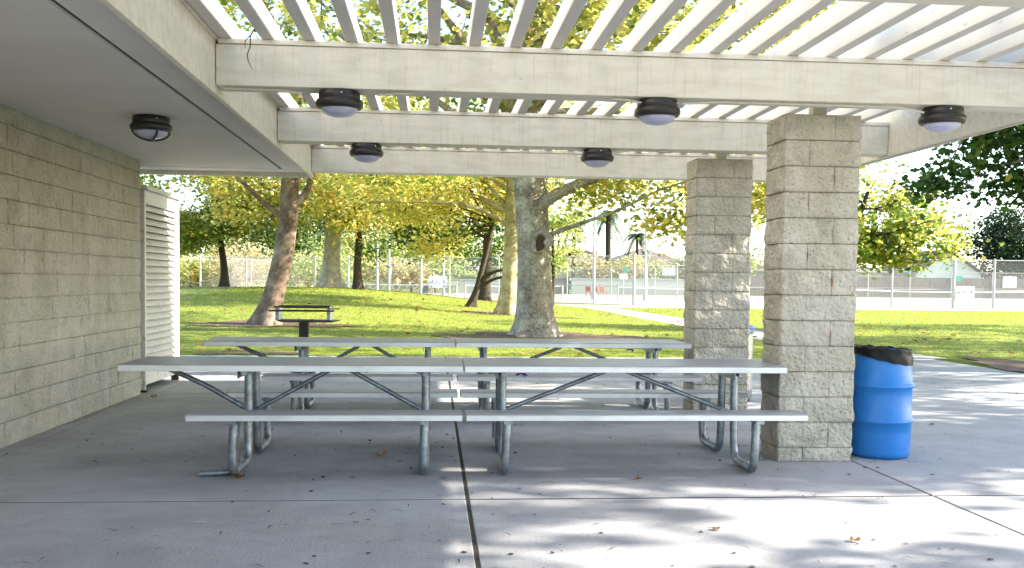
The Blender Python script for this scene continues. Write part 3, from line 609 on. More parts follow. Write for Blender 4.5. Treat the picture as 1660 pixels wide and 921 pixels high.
# knot hole (healed limb scar)
vs = []; fs = []; n1, n2 = 28, 10
for i in range(n1):
    a = 2*math.pi*i/n1; cx_, cz_ = .17*math.cos(a)*(1+.25*math.sin(a)), .25*math.sin(a); tr = .062+.022*math.sin(2*a+1)+.05*max(0, math.sin(a+.6))+.012*math.sin(5*a)
    for j in range(n2):
        b = 2*math.pi*j/n2; rr = tr*math.cos(b); vs.append((cx_+rr*math.cos(a), -.8*tr*math.sin(b)*1.0, cz_+rr*math.sin(a)))
for i in range(n1):
    for j in range(n2): fs.append((i*n2+j, ((i+1) % n1)*n2+j, ((i+1) % n1)*n2+(j+1) % n2, i*n2+(j+1) % n2))
g = MB(); g.add(vs, fs, True); k = g.build('knot', M['bark'], main); k.location = (.03, -.475, 2.36); k.rotation_euler = (0, .3, .05)
g = MB(); g.lathe([(0, 0), (.06, .005), (.105, .02)], n=24); h = g.build('hollow', M['dark'], k); h.rotation_euler = (math.radians(90), 0, 0); h.scale = (1.15, 1.7, 1); h.location = (0.01, -.045, -.02)
tree('sycamore_tree', 'leaning reddish brown trunk on the left, behind the charcoal grill', [(-4.45, 26, gh(-4.45, 26)-.02), (-4.25, 26, .9), (-4.0, 26, 1.9), (-3.85, 26, 2.9), (-3.8, 26, 4.0), (-3.7, 26, 5.5), (-3.5, 26, 7.5), (-3.4, 26, 9)], [.36, .27, .27, .24, .22, .18, .12, .05], 'bark_red',
     [(-3.8, 26, 7.6, 5.5, 5, 3.5, 170), (-6.5, 25, 5.0, 3, 3, 1.4, 55), (-1.6, 27, 5.0, 3, 3, 1.2, 55)], 42, .42, .155, 'leaf_mix', 103, LEAF4, (.72, .24), nbr=22, flare=1.35, n=24, step=.1,
     limbs=[([(-3.88, 26, 2.95), (-4.4, 25.9, 3.3), (-5.0, 25.8, 3.9), (-6.2, 25.6, 5)], .09, .04), ([(-3.85, 26, 3.2), (-3.4, 26, 3.6), (-3.15, 26, 4.4), (-2.6, 26, 5.5)], .13, .04)])
tree('sycamore_tree', 'thick pale buttressed sycamore trunk on top of the grassy rise', [(-5.2, 50, gh(-5.2, 50)-.1), (-5.2, 50, 2.0), (-5.15, 50, 4.0), (-5.1, 50, 6.5), (-5, 50, 10)], [.50, .45, .43, .36, .1], 'bark_pale',
     [(-5, 48, 8.0, 6, 5, 3.8, 240), (-1.5, 44, 6.4, 4.5, 4, 2.4, 130), (-8, 46, 6.0, 4, 4, 2.2, 100), (-3, 45, 4.6, 2.8, 3, 1.0, 50)], 42, .5, .21, 'leaf_gold', 105, LEAF4, (.58, .24), nbr=20, flare=1.9, fh=.9, n=24,
     limbs=[([(-5.1, 50, 3.8), (-3.5, 48.5, 4.9), (-1.0, 46, 5.3), (1.5, 44, 5.4)], .22, .06)])
tree('street_tree', 'dark slender trunk just right of the pale buttressed trunk', [(-3.72, 48, gh(-3.7, 48)-.03), (-3.75, 48, 2.1), (-3.65, 48, 3.3), (-3.85, 48, 5), (-3.8, 48, 8)], [.24, .19, .17, .13, .04], 'bark_dark',
     [(-3.0, 49, 6.0, 3.2, 3, 2.4, 110), (-3.1, 47.8, 2.65, .5, .4, .35, 5), (-2.0, 49, 4.3, 1.5, 1.5, .7, 20)], 40, .42, .19, 'leaf_mix', 107, tint=(.35, .25), nbr=12, flare=1.3)
tree('oak_tree', 'low green leafy tree at the far left beside the louvred cabinet', [(-10.6, 50, gh(-10.6, 50)-.03), (-10.6, 50, 1.9), (-10.75, 50, 2.9), (-10.9, 50, 4.2), (-11, 50, 6)], [.22, .17, .16, .12, .04], 'bark_dark',
     [(-11.4, 49, 5.4, 3.9, 3.2, 2.3, 170), (-12.8, 48.5, 3.6, 2.0, 2, 1.1, 60), (-8.8, 49.5, 4.4, 2.4, 2, 1.3, 60)], 46, .45, .19, 'leaf_mix', 109, tint=(.62, .28), nbr=14, flare=1.3)
tree('street_tree', 'slim crooked trunk leaning right with a forked low limb', [(1.46, 38, gh(1.46, 38)-.03), (1.75, 38, 1.1), (1.95, 38, 2.0), (2.2, 38, 2.9), (2.25, 38, 3.5), (2.7, 38, 4.6), (3, 38, 6.5)], [.17, .13, .12, .10, .09, .06, .03], 'bark_dark',
     [(1.0, 38.5, 5.8, 4.0, 3.2, 2.0, 160), (-1.0, 38.5, 4.4, 2.4, 2.2, 1.0, 55), (.2, 38, 3.1, 1.1, .9, .8, 18), (3.2, 38, 4.4, 1.5, 1.5, .8, 22)], 40, .4, .17, 'leaf_gold', 111, tint=(.6, .22), nbr=16, flare=1.6, fh=.5,
     limbs=[([(1.85, 38, 1.35), (2.3, 37.9, 1.75), (3.3, 37.8, 1.95)], .09, .06), ([(1.9, 38, 1.15), (2.4, 37.8, 1.5), (3.4, 37.6, 1.65)], .07, .05), ([(2.2, 38, 2.9), (2.0, 38, 3.3), (1.6, 38, 3.6)], .05, .03)])
tree('street_tree', 'dark trunk behind the slim crooked tree near the courts', [(2.6, 49, gh(2.6, 49)-.03), (2.7, 49, 2), (2.75, 49, 3.4), (2.8, 49, 7)], [.30, .25, .22, .06], 'bark_dark',
     [(1.6, 50, 5.4, 3.4, 3, 1.9, 110), (-.4, 49, 3.6, 1.8, 1.6, .9, 40)], 34, .45, .24, 'leaf_green', 113, tint=(.45, .3), nbr=12, flare=1.3)
tree('sycamore_tree', 'straight yellowish trunk half hidden behind the huge grey trunk', [(2.62, 34, gh(2.6, 34)-.03), (2.72, 34, 1.5), (2.78, 34, 3.2), (2.8, 34, 5), (2.9, 34, 8)], [.36, .29, .27, .24, .08], 'bark_yel',
     [(2.0, 34.5, 7.2, 5, 4, 3, 190), (-1.2, 33.5, 5.3, 3.2, 2.6, 1.4, 90), (5.4, 35, 5.2, 2.6, 2.6, 1.3, 55)], 40, .42, .165, 'leaf_gold', 115, tint=(.66, .22), nbr=18, flare=1.45,
     limbs=[([(2.8, 34, 3.3), (1.5, 33.6, 4.0), (-.5, 33.2, 4.1), (-2.2, 33, 4.0)], .1, .04)])
tree('young_tree', 'pale yellow-green young tree just right of the huge trunk', [(6.2, 50, -.02), (6.3, 50, 2), (6.2, 50, 4.2)], [.12, .1, .05], 'bark_dark',
     [(5.8, 50, 3.4, 1.9, 1.6, 1.7, 60), (6.2, 50, 5.3, 2.2, 1.8, 1.2, 40)], 34, .36, .2, 'leaf_pale', 117, tint=(.6, .3), nbr=8, flare=1.2)
tree('ash_tree', 'bushy green tree right of the near column with drooping leaves', [(12.1, 28, -.02), (12.2, 28, 1.5), (12.6, 28, 3), (13, 28, 4.2)], [.2, .16, .12, .05], 'bark_dark',
     [(12.9, 28, 3.35, 2.5, 2.1, 1.35, 150), (14.2, 27.8, 2.55, 1.5, 1.2, .72, 46), (11.8, 28, 2.6, 1.2, 1.2, .7, 30), (10.2, 29, 4.2, 1.2, 1, .9, 12), (12.6, 28, 5.0, 2.6, 1.6, .6, 14)], 40, .30, .15, 'leaf_mix', 119, LEAF8, tint=(.66, .25), nbr=16, flare=1.3)
tree('sycamore_tree', 'dark leafy branches hanging in at the upper right beyond the pergola corner', [(14.6, 15.0, -.02), (14.4, 15, 2.5), (13.9, 14.8, 4.6), (13.4, 14.6, 7), (13.2, 14.5, 9)], [.34, .28, .24, .16, .05], 'bark',
     [(12.9, 14.6, 5.9, 4.3, 3.2, 2.3, 170), (10.0, 15, 3.8, 1.45, 1.2, .85, 80), (7.7, 15, 3.2, .9, .6, .35, 5), (10.3, 14.9, 2.95, .85, .8, .45, 12), (8.9, 15, 3.1, .8, .7, .3, 8), (10.7, 13.5, 4.9, 1.8, 1.8, 1, 34)], 58, .28, .118, 'leaf_green', 121, LEAF8, tint=(.42, .3), nbr=26, flare=1.4,
     limbs=[([(13.9, 14.8, 4.5), (12.4, 14.8, 4.3), (10.8, 14.9, 3.8), (9.2, 15, 3.35)], .08, .02)])
# trees off to the right whose crowns throw the dappled shade
def shade_tree(x, y, cz, r, rz, nc, label, seed, perc=30, sig=.5, ry=None, blobs=None):
    tree('sycamore_tree', label, [(x, y, -.02), (x+.2, y, cz*.5), (x, y, cz+rz*.5)], [.34, .28, .08], 'bark', blobs or [(x, y, cz, r, ry or r, rz, nc)], perc, sig, .26, 'leaf_mix', seed, LEAF4, tint=(.45, .25), nbr=14, group='shade trees right of the shelter')
shade_tree(25, 19.5, 8.2, 5.2, 3.4, 210, 'tall shade tree over the lawn to the right of the slab', 131)
shade_tree(15.2, 7.7, 6.6, 4.6, 2.4, 300, 'shade tree standing right of the shelter level with the near tables', 133, 34, .45, 2.5, [(15.3, 7.1, 7.8, 2.3, 1.9, 1.4, 190), (16.5, 8.5, 6.3, 3.4, 2.4, 1.8, 50), (16.3, 4.2, 9.4, .7, 1.0, .9, 6)])
shade_tree(21.5, 13.8, 8.6, 4.0, 3.0, 75, 'shade tree right of the shelter level with the rear tables', 135, 28)
shade_tree(15.4, 2.4, 6.2, 3.6, 1.9, 110, 'shade tree to the right of the shelter nearest the viewer', 137, 26, .4, 1.15)
shade_tree(34, 28, 8.6, 5.0, 3.4, 150, 'tall shade tree at the far right of the lawn', 139)

# fallen leaves and twigs
def litter(name, n, box, size, m, flat=6, seed=1, elong=False, zf=ground_h, z=.008):
    rng = np.random.default_rng(seed); x = rng.uniform(box[0], box[1], n); y = rng.uniform(box[2], box[3], n)
    k = (fbm(np.stack([x*.5, y*.5, x*0], -1), seed, 2) > -.2); x, y = x[k], y[k]
    c = np.stack([x, y, zf(x, y)+z], -1); me = leaf_mesh(name, c, size, rng.uniform(0, 1, len(c)), LEAF8 if not elong else LEAF4*np.array([.13, 1, 1.6]), flat, rng)
    return link(name, me, M[m])
zero = lambda x, y: np.zeros_like(x)
stuff(litter('leaf_litter', 1500, (-12, 16, 17.6, 50), .14, 'dryleaf', 3, 21, z=.04))
stuff(litter('needle_litter', 700, (-3.3, 7.5, 3.2, 14), .085, 'bark_dark', 26, 23, True, zero, .004))
stuff(litter('crumb_litter', 800, (-3.3, 8, 3.2, 15), .030, 'bark_dark', 5, 25, False, zero, .004))
stuff(litter('wall_base_debris', 500, (-3.43, -3.33, 4.5, 11.6), .02, 'dryleaf', 20, 27, False, zero, .004))
def leaf_thing(x, y, s, label, rz, curl=.35):
    g = MB(); n = 14; vs = [(0, 0, .004)]
    for k in range(n):
        a = 2*math.pi*k/n; r = s*(.55+.45*abs(math.sin(2.5*a+.4))); vs.append((r*math.cos(a), r*.8*math.sin(a), .006+curl*s*(math.sin(a*2+rz)**2)*random.uniform(.6, 1.2)))
    g.add(vs, [(0, 1+k, 1+(k+1) % n) for k in range(n)]); g.tube([(0, 0, .006), (-s*.8, .01, .01), (-s*1.3, .03, .006)], .0015, 5)
    me_o = g.build('fallen_leaf', M['dryleaf']); a = me_o.data.attributes.new('tint', 'FLOAT', 'FACE'); a.data.foreach_set('value', [random.uniform(.2, .9)]*len(me_o.data.polygons))
    me_o.location = (x, y, .002); me_o.rotation_euler = (0, 0, rz); tag(me_o, label, 'leaf', 'fallen leaves on the slab')
leaf_thing(-.4, 7.55, .055, 'large curled brown leaf under the near left table', .4, .7)
leaf_thing(-1.33, 6.72, .055, 'rust brown leaf against the near left table foot', 2, .4)
leaf_thing(-3.2, 11.3, .045, 'dark curled leaf by the end of the block wall', 1, .8)
leaf_thing(-3.15, 13.1, .055, 'brown leaf lying by the foot of the louvred cabinet', 3, .6)
leaf_thing(1.45, 6.60, .035, 'small orange leaf on the slab below the near right bench', 1.2)
leaf_thing(1.60, 5.22, .032, 'small yellow leaf in the sunlit foreground', .3)
leaf_thing(2.28, 4.95, .036, 'small brown curled leaf in the foreground shade at the right', 2.4, .6)
leaf_thing(-.55, 6.68, .025, 'tiny pale leaf scrap between the near left table legs', 2.4)
leaf_thing(4.95, 9.1, .03, 'tiny dark leaf on the slab right of the drum', .9, .7)
# chalk smudge on the slab
g = MB()
for (x, y, rx, ry) in ((-2.42, 5.35, .03, .05), (-2.62, 5.18, .10, .02), (-2.1, 5.75, .05, .008), (-1.3, 5.5, .04, .012)):
    n = 14; g.add([(x+rx*math.cos(6.283*k/n)*random.uniform(.5, 1.2), y+ry*math.sin(6.283*k/n)*random.uniform(.5, 1.2), .0035) for k in range(n)], [tuple(range(n))])
stuff(g.build('chalk_mark', M['chalk']))
# grass blades near the slab
rng = np.random.default_rng(77); N = 420000
x = rng.uniform(-9, 42, N); y = 17.52+34*rng.uniform(0, 1, N)**1.6; k = ~((x > 8.05) & (x < 9.85)) & (x < 3+y*.66); 
for (cx, cy, rx, ry) in ((2.9, 23.4, 2.7, 1.5), (-4.3, 26.0, 2.0, .9), (2.7, 34, 2.2, .8)): k &= ((x-cx)/rx)**2+((y-cy)/ry)**2 > rng.uniform(.6, 1.1, N)
x, y = x[k], y[k]; N = len(x); z = ground_h(x, y); a = rng.uniform(0, 6.28, N); hh = rng.uniform(.012, .036, N)*(1+.3*(y > 25)); wd = .003+.00032*(y-17)
lx, ly = rng.normal(0, .015, N), rng.normal(0, .015, N)
V = np.stack([np.stack([x-wd*np.cos(a), y-wd*np.sin(a), z-.006], -1), np.stack([x+wd*np.cos(a), y+wd*np.sin(a), z-.006], -1), np.stack([x+lx, y+ly, z+hh], -1)], 1).reshape(-1, 3)
stuff(link('grass_blades', npmesh('grass_blades', V, 3, rng.uniform(0, 1, N)), M['blade']))
# blades along the edge of the slab at the right
# ------------------------------------------------------------------ courts: fences, nets, poles
def fence(label, pts, posts, h=3.05, rails=(1, .38), grp='chain-link court fences', zb=0):
    a = Vector((*pts[0], 0)); t = thing('chain_link_fence', label, 'fence', a, group=grp)
    for p, q in zip(pts[:-1], pts[1:]):
        P = Vector((*p, 0))-a; Q = Vector((*q, 0))-a
        g = MB(); g.quad(P+Vector((0, 0, .04)), Q+Vector((0, 0, .04)), Q+Vector((0, 0, h)), P+Vector((0, 0, h))); g.build('chain_link', M['link'], t)
        for r in rails: g = MB(); g.tube([P+Vector((0, 0, h*r)), Q+Vector((0, 0, h*r))], .028 if r == 1 else .018, 6); g.build('rail', M['post'], t)
    for (x, y, r) in posts: g = MB(); g.tube([(x-a.x, y-a.y, 0), (x-a.x, y-a.y, h+.1)], r, 8); g.build('post', M['post'], t)
    return t
fence('chain-link fence in front of the right court, from the path corner rightwards', [(12.26, 58), (60, 58)], [(12.26, 58, .09), (15.8, 58, .04), (19.3, 58, .05), (22.8, 58, .04), (26.3, 58, .04), (28.66, 58, .06), (32.7, 58, .10), (35.35, 58, .07), (38.9, 58, .05), (42.6, 58, .05), (46, 58, .05), (50, 58, .05), (60, 58, .05)])
fence('slanting chain-link fence section right of the huge trunk', [(1.2, 71), (7.95, 64), (12.2, 58)], [(1.2, 71, .05), (4.6, 67.5, .045), (7.95, 64, .07), (10.3, 61, .05)])
fence('far left chain-link fence behind the grassy rise', [(-18.23, 77), (-.96, 75), (1.1, 71.2)], [(-18.2, 77, .08), (-14.6, 76.6, .07), (-11.5, 76.2, .05), (-9.2, 76, .07), (-6.6, 75.7, .07), (-3.3, 75.3, .05), (-.96, 75, .10)])
fence('rear chain-link fence along the back of the courts', [(-40, 107), (75, 107)], [(x, 107, .06) for x in np.arange(-40, 76, 5.0)], 3.0)
fence('inner chain-link divider between the left courts', [(-16.9, 78.5), (-13.86, 92), (-11.8, 104)], [(-16.9, 78.5, .06), (-15.6, 84, .06), (-13.9, 92, .06)], 3.0)
def net(x0, y0, x1, y1, label):
    t = thing('tennis_net', label, 'tennis net', (x0, y0, .02), group='tennis nets'); dx, dy = x1-x0, y1-y0
    for (a, b) in ((0, 0), (dx, dy)): g = MB(); g.tube([(a, b, 0), (a, b, 1.15)], .06, 8); g.build('post', M['post'], t)
    g = MB(); n = 10
    P = [(dx*i/n, dy*i/n, 1.07-.1*(1-(2*i/n-1)**2)) for i in range(n+1)]
    for p, q in zip(P[:-1], P[1:]): g.quad((p[0], p[1], p[2]-.05), (q[0], q[1], q[2]-.05), (q[0], q[1], q[2]+.03), (p[0], p[1], p[2]+.03))
    g.build('top_band', M['white'], t); g = MB()
    for p, q in zip(P[:-1], P[1:]): g.quad((p[0], p[1], .06), (q[0], q[1], .06), (q[0], q[1], q[2]-.05), (p[0], p[1], p[2]-.05))
    g.build('net_mesh', M['net'], t)
net(-8, 84, 2.0, 82, 'leftmost tennis net behind the rise')
net(2.4, 72, 9.75, 72, 'tennis net seen on both sides of the huge trunk')
net(13.4, 69, 23.0, 69, 'tennis net running behind the farther column')
net(28.5, 64, 42.0, 64, 'tennis net on the right court behind the drum')
def pole(x, y, h, r, label, arms=True):
    t = thing('light_pole', label, 'light pole', (x, y, 0), group='tall court light poles')
    g = MB(); g.tube([(0, 0, 0), (0, 0, h)], [r, r*.7], 10); g.build('pole', M['post'], t); g = MB(); g.tube([(0, 0, 0), (0, 0, .5)], r*1.6, 10); g.build('base', M['offwall'], t)
    g = MB(); g.box((-.9, -.04, h-.1), (.9, .04, h)); g.build('arm', M['post'], t)
    for s in (-1, 1): g = MB(); g.box((s*.8-.25, -.3, h-.02), (s*.8+.25, .2, h+.2), bev=.03); g.build('lamp_head', M['post'], t)
pole(-4.5, 78, 10, .10, 'white court light pole just right of the dark slender trunk')
pole(-3.6, 79, 10, .09, 'thinner white light pole, right of the pair near the left court')
pole(.94, 88, 10, .10, 'light pole rising above the white banner by the left court')
pole(12.8, 76, 12, .13, 'tall light pole right of the huge trunk')
pole(16.3, 73, 12, .10, 'tall slim light pole left of the farther column')
pole(20.6, 62, 12, .13, 'tall light pole at the right edge of the farther column')
# banners and signs
def sign(x, y, z, w_, h_, label, kind='banner', rot=0.02, posts=False, green=False):
    t = thing('sign', label, 'sign', (x, y, 0), rot)
    g = MB(); n = 8
    for i in range(n):
        a0, a1 = -w_/2+w_*i/n, -w_/2+w_*(i+1)/n; f = lambda u: .02*math.sin(5*u)
        g.add([(a0, f(a0), z), (a1, f(a1), z), (a1, f(a1), z+h_), (a0, f(a0), z+h_), (a0, f(a0)+.012, z), (a1, f(a1)+.012, z), (a1, f(a1)+.012, z+h_), (a0, f(a0)+.012, z+h_)], [(0, 1, 2, 3), (5, 4, 7, 6), (0, 4, 5, 1), (3, 2, 6, 7)])
    g.build('panel', M['white'] if not green else M['green'], t)
    if kind == 'banner':
        g = MB()
        def q(u0, v0, u1, v1): g.box((-w_/2+w_*u0, -.028, z+h_*v0), (-w_/2+w_*u1, -.022, z+h_*v1))
        # small illegible line of dark writing and a little figure at the right
        q(.05, .50, .12, .56); q(.13, .44, .19, .50); q(.20, .48, .24, .66); q(.25, .44, .30, .50); q(.38, .55, .41, .66); q(.43, .52, .49, .58); q(.43, .62, .49, .66); q(.51, .52, .53, .66); q(.55, .55, .60, .60); q(.62, .50, .64, .66)
        q(.80, .56, .84, .68); q(.76, .48, .88, .54); q(.30, .34, .60, .37); q(.10, .10, .17, .17); q(.82, .12, .92, .17); q(.15, .84, .85, .87)
        g.build('lettering', M['ink'], t)
    if posts:
        g = MB(); g.tube([(0, .06, 0), (0, .06, z+h_)], .05, 8); g.build('post', M['post'], t)
sign(33.4, 57.9, .55, 1.25, .85, 'white banner with dark writing tied low on the right court fence')
sign(.4, 84, .75, 1.6, 1.0, 'white banner with dark marks beyond the left court, under a light pole')
sign(19.6, 98, 1.75, .9, .55, 'small white notice on a post at the back of the middle court', 'plain', posts=True)
sign(19.75, 97.9, 2.4, .4, .6, 'small green plate above the white notice on a post', 'plain', green=True)
sign(67.0, 106.8, 1.3, 1.7, 1.3, 'white square sign on the rear fence at the far right', 'plain')
sign(60.8, 106.8, 1.9, .8, .7, 'green sign on the rear fence before the white gable house', 'plain', green=True)
sign(-10.7, 98, 1.9, 1.0, .7, 'grey-white square sign beside the leaning reddish trunk', 'plain', posts=True)
# red chairs on the middle court
for i in range(3):
    t = thing('court_chair', ['leftmost red court chair on the middle court', 'middle red court chair on the middle court', 'rightmost red court chair on the middle court'][i], 'chair', (15.3+i*.75, 94, .02), .2*i, 'red chairs on the middle court')
    g = MB(); g.box((-.25, -.25, .42), (.25, .25, .47), bev=.01); g.build('seat', M['red'], t)
    g = MB(); g.box((-.25, .22, .5), (.25, .26, .95), bev=.01); g.build('backrest', M['red'], t)
    for a in (-.22, .22):
        for b in (-.22, .22): g = MB(); g.tube([(a, b, 0), (a, b, .42 if b < 0 else .9)], .02, 6); g.build('leg', M['red'], t)
# slide-like cart and posts beneath the left banner
t = thing('ball_cart', 'dark slanted cart on the left court beneath the white banner', 'cart', (-.9, 87, .02))
g = MB(); g.add([(-.5, -.2, .1), (.4, -.2, .25), (.55, -.2, .95), (.2, -.2, .95), (-.5, .2, .1), (.4, .2, .25), (.55, .2, .95), (.2, .2, .95)], [(0, 1, 2, 3), (5, 4, 7, 6), (0, 4, 5, 1), (1, 5, 6, 2), (2, 6, 7, 3), (3, 7, 4, 0)]); g.build('basket', M['ink'], t)
for s in (-.3, .35): g = MB(); g.tube([(s, -.25, .1), (s, .25, .1)], .1, 10); g.build('wheel', M['black'], t)
# gated enclosure by the farther column
t = thing('court_gate', 'white-framed court gate enclosure left of the farther column', 'gate', (18, 80, .02))
for x in (0, 2.6, 3.3, 4.2): g = MB(); g.tube([(x, 0, 0), (x, 0, 2.9)], .06, 8); g.build('post', M['post'], t)
for z in (.9, 1.7, 2.85): g = MB(); g.tube([(0, 0, z), (4.2, 0, z)], .04, 6); g.build('rail', M['post'], t)
g = MB(); g.box((3.35, .1, .1), (5.0, .14, 2.7)); g.build('panel', M['pink'], t)
g = MB(); g.box((1.3, -.06, 2.0), (2.45, -.04, 2.7)); g.build('notice', M['offwall'], t)
# pale wall, long white wall, wood fence
def wall(name, label, x0, y, x1, h, m, th=.25, boards=False, z0=0):
    t = thing(name, label, name.split('_')[-1], (x0, y, 0)); g = MB()
    if boards:
        for i in range(int((x1-x0)/.3)): g.box((i*.3+.012, random.uniform(-.01, .01), 0), (i*.3+.288, .03, h+random.uniform(-.03, .02)))
        g.build('boards', M[m], t); g = MB()
        for i in range(int((x1-x0)/2.4)+1): g.box((i*2.4-.05, .04, 0), (i*2.4+.05, .14, h)); 
        g.build('fence_posts', M[m], t)
    else:
        g.box((0, 0, z0), (x1-x0, th, h)); g.build('wall', M[m], t); g = MB(); g.box((-.05, -.04, h+.002), (x1-x0+.05, th+.04, h+.09)); g.build('coping', M[m], t)
wall('garden_wall', 'pale grey masonry wall behind the middle court', 16, 110.5, 34, 1.75, 'offwall')
wall('garden_wall', 'dull brownish wall left of the pale grey wall', 5, 110.8, 15.8, 1.75, 'woodfence')
wall('garden_wall', 'low grey wall at the back of the left court behind the slim tree', 1, 108.5, 7.5, 1.5, 'offwall')
wall('garden_wall', 'long white wall at the far left beyond the lawn', -40, 100, -19.5, 2.35, 'white')
wall('wood_fence', 'dark brown board fence behind the right court', 36, 111, 82, 2.4, 'woodfence', boards=True)
def house(x, y, w_, d_, h, rh, label, m='stucco', gable=True, rz=0):
    t = thing('house', label, 'house', (x, y, 0), rz)
    g = MB(); g.box((-w_/2, 0, 0), (w_/2, d_, h))
    if gable: g.add([(-w_/2, -.003, h), (w_/2, -.003, h), (0, -.003, h+rh)], [(0, 1, 2)])
    g.build('wall', M[m], t); e = .6; g = MB()
    if gable:
        for s in (-1, 1):
            g.add([(0, -e, h+rh+.08), (s*(w_/2+e), -e, h-e*rh/(w_/2)+.08), (s*(w_/2+e), d_+e, h-e*rh/(w_/2)+.08), (0, d_+e, h+rh+.08), (0, -e, h+rh+.26), (s*(w_/2+e), -e, h-e*rh/(w_/2)+.26), (s*(w_/2+e), d_+e, h-e*rh/(w_/2)+.26), (0, d_+e, h+rh+.26)], [(0, 1, 2, 3), (4, 7, 6, 5), (0, 4, 5, 1), (1, 5, 6, 2)])
    else:
        g.add([(-w_/2-e, -e, h), (w_/2+e, -e, h), (w_/2+e, d_+e, h), (-w_/2-e, d_+e, h), (-w_/2+d_/2, d_/2, h+rh), (w_/2-d_/2, d_/2, h+rh)], [(0, 1, 5, 4), (1, 2, 5), (2, 3, 4, 5), (3, 0, 4)]); g.box((-w_/2-e, -e, h-.18), (w_/2+e, d_+e, h-.005))
    rf = g.build('roof', M['roof'], t); g = MB(); g.box((w_*.2, d_*.4, h), (w_*.2+.7, d_*.4+.7, h+rh*1.05)); g.build('chimney', M[m], rf)
    for k in (-1, 1):
        g = MB(); g.box((k*w_*.25-.6, -.06, 1.0), (k*w_*.25+.6, -.01, 2.2)); f = g.build('window', M['window'], t); g = MB()
        for (a, b, c, d) in ((-.68, .92, .68, 1.0), (-.68, 2.2, .68, 2.28), (-.68, 1.0, -.6, 2.2), (.6, 1.0, .68, 2.2)): g.box((k*w_*.25+a, -.09, b), (k*w_*.25+c, -.02, d))
        g.build('frame', M['white'], f)
house(68.0, 122, 9, 12, 3.0, 3.0, 'white gabled house beyond the board fence at the right', 'white')
house(52, 124, 16, 12, 3.1, 1.8, 'house with a long low tiled roof behind the green bushy tree', gable=False)
house(32, 140, 13, 12, 4.0, 2.6, 'tan house with a hipped roof above the middle court', gable=False)
house(23, 144, 9, 11, 4.3, 2.1, 'pinkish gabled house just left of the tan hipped house', 'pink', False)
# palms
def palm(x, y, h, label, seed, r=.28):
    rng = np.random.default_rng(seed); t = thing('palm_tree', label, 'palm', (x, y, 0), group='tall palms behind the courts')
    g = MB(); g.tube([(0, 0, 0), (.1, 0, h*.5), (0, 0, h)], [r*1.2, r, r*.9], 10); g.build('trunk', M['bark_dark'], t)
    vs = []; tn = []
    for i in range(34):
        a = rng.uniform(0, 6.28); el = rng.uniform(-.7, 1.2); L_ = rng.uniform(1.8, 2.8); P = []
        for s in np.linspace(0, 1, 9): P.append(np.array([math.cos(a)*math.cos(el)*L_*s, math.sin(a)*math.cos(el)*L_*s, h+math.sin(el)*L_*s-1.3*s*s*L_*.7]))
        side = np.array([-math.sin(a), math.cos(a), 0])
        for p, q in zip(P[:-1], P[1:]):
            for sg in (-1, 1):
                for u in (.2, .7):
                    b = p+(q-p)*u; e = b+sg*side*.5+np.array([0, 0, -.3])+(q-p)*.6; vs += [b, b+(q-p)*.35, e]; tn.append(rng.uniform())
    link('fronds', npmesh('fronds', np.array(vs), 3, np.array(tn)), M['leaf_dark'], t)
palm(23.0, 126, 10.4, 'taller palm right of the light pole', 3, .38); palm(18.6, 127, 10.0, 'thinner palm left of the light pole', 4, .25); palm(29.5, 138, 8.2, 'small palm over the tan hipped house', 5, .2)
# bushes and trees beyond the courts
def bush(x, y, r, h, lm, label, seed, nc=46, leaf=.34, name='shrub', cat='shrub', grp='shrubs beyond the left court', per=30, tint=(.5, .3)):
    rng = np.random.default_rng(seed); z = gh(x, y); t = thing(name, label, cat, (x, y, z), group=grp)
    CL, L, idx = crown_pts([(0, 0, h*.52, r, r*.8, h*.5, nc)], per, .16*h+.15, rng, .3)
    L = L[L[:, 2] > .05]; ct = rng.normal(0, tint[1]*.6, 4000)[:len(L)] if False else 0
    tn = np.clip(tint[0]+rng.normal(0, tint[1], len(L)), 0, 1)
    link('crown', leaf_mesh('crown', L, leaf, tn, LEAF4, rng=rng), M[lm], t)
    g = MB(); g.tube([(0, 0, -.1), (.1, 0, h*.4), (0, 0, h*.75)], [.12+.02*h, .1, .04], 8); 
    for k in range(5): c = CL[rng.integers(len(CL))]; g.tube([(0.05, 0, h*.3), tuple(c*.6+np.array([0, 0, .2])), tuple(c)], [.06, .04, .02], 5)
    g.build('trunk', M['bark_dark'], t)
words = ['tan dry-looking', 'yellow-green rounded', 'straw coloured', 'olive green', 'golden leafy', 'pale ochre']
places = ['at the far left edge, above the long white wall', 'just right of the long white wall', 'behind the thin dark tree', 'right of the thin dark tree', 'between the thin dark tree and the leaning trunk', 'left of the leaning reddish trunk', 'directly behind the leaning reddish trunk', 'right of the leaning reddish trunk', 'left of the pale buttressed trunk', 'behind the pale buttressed trunk', 'behind the dark slender trunk', 'right of the pair of white poles', 'left of the white banner', 'behind the white banner']
for i in range(14):
    x = -33+i*2.55; y = 93+3*(i % 3)+(12 if i > 9 else 0); k = i % 6
    bush(x, y, 2.5+.4*(i % 2), 3.4+.9*((i*7) % 4)/2, ['leaf_tan', 'leaf_pale', 'leaf_tan', 'leaf_pale', 'leaf_gold', 'leaf_tan'][k], f'{words[k]} shrub {places[i]}', 400+i, nc=50)
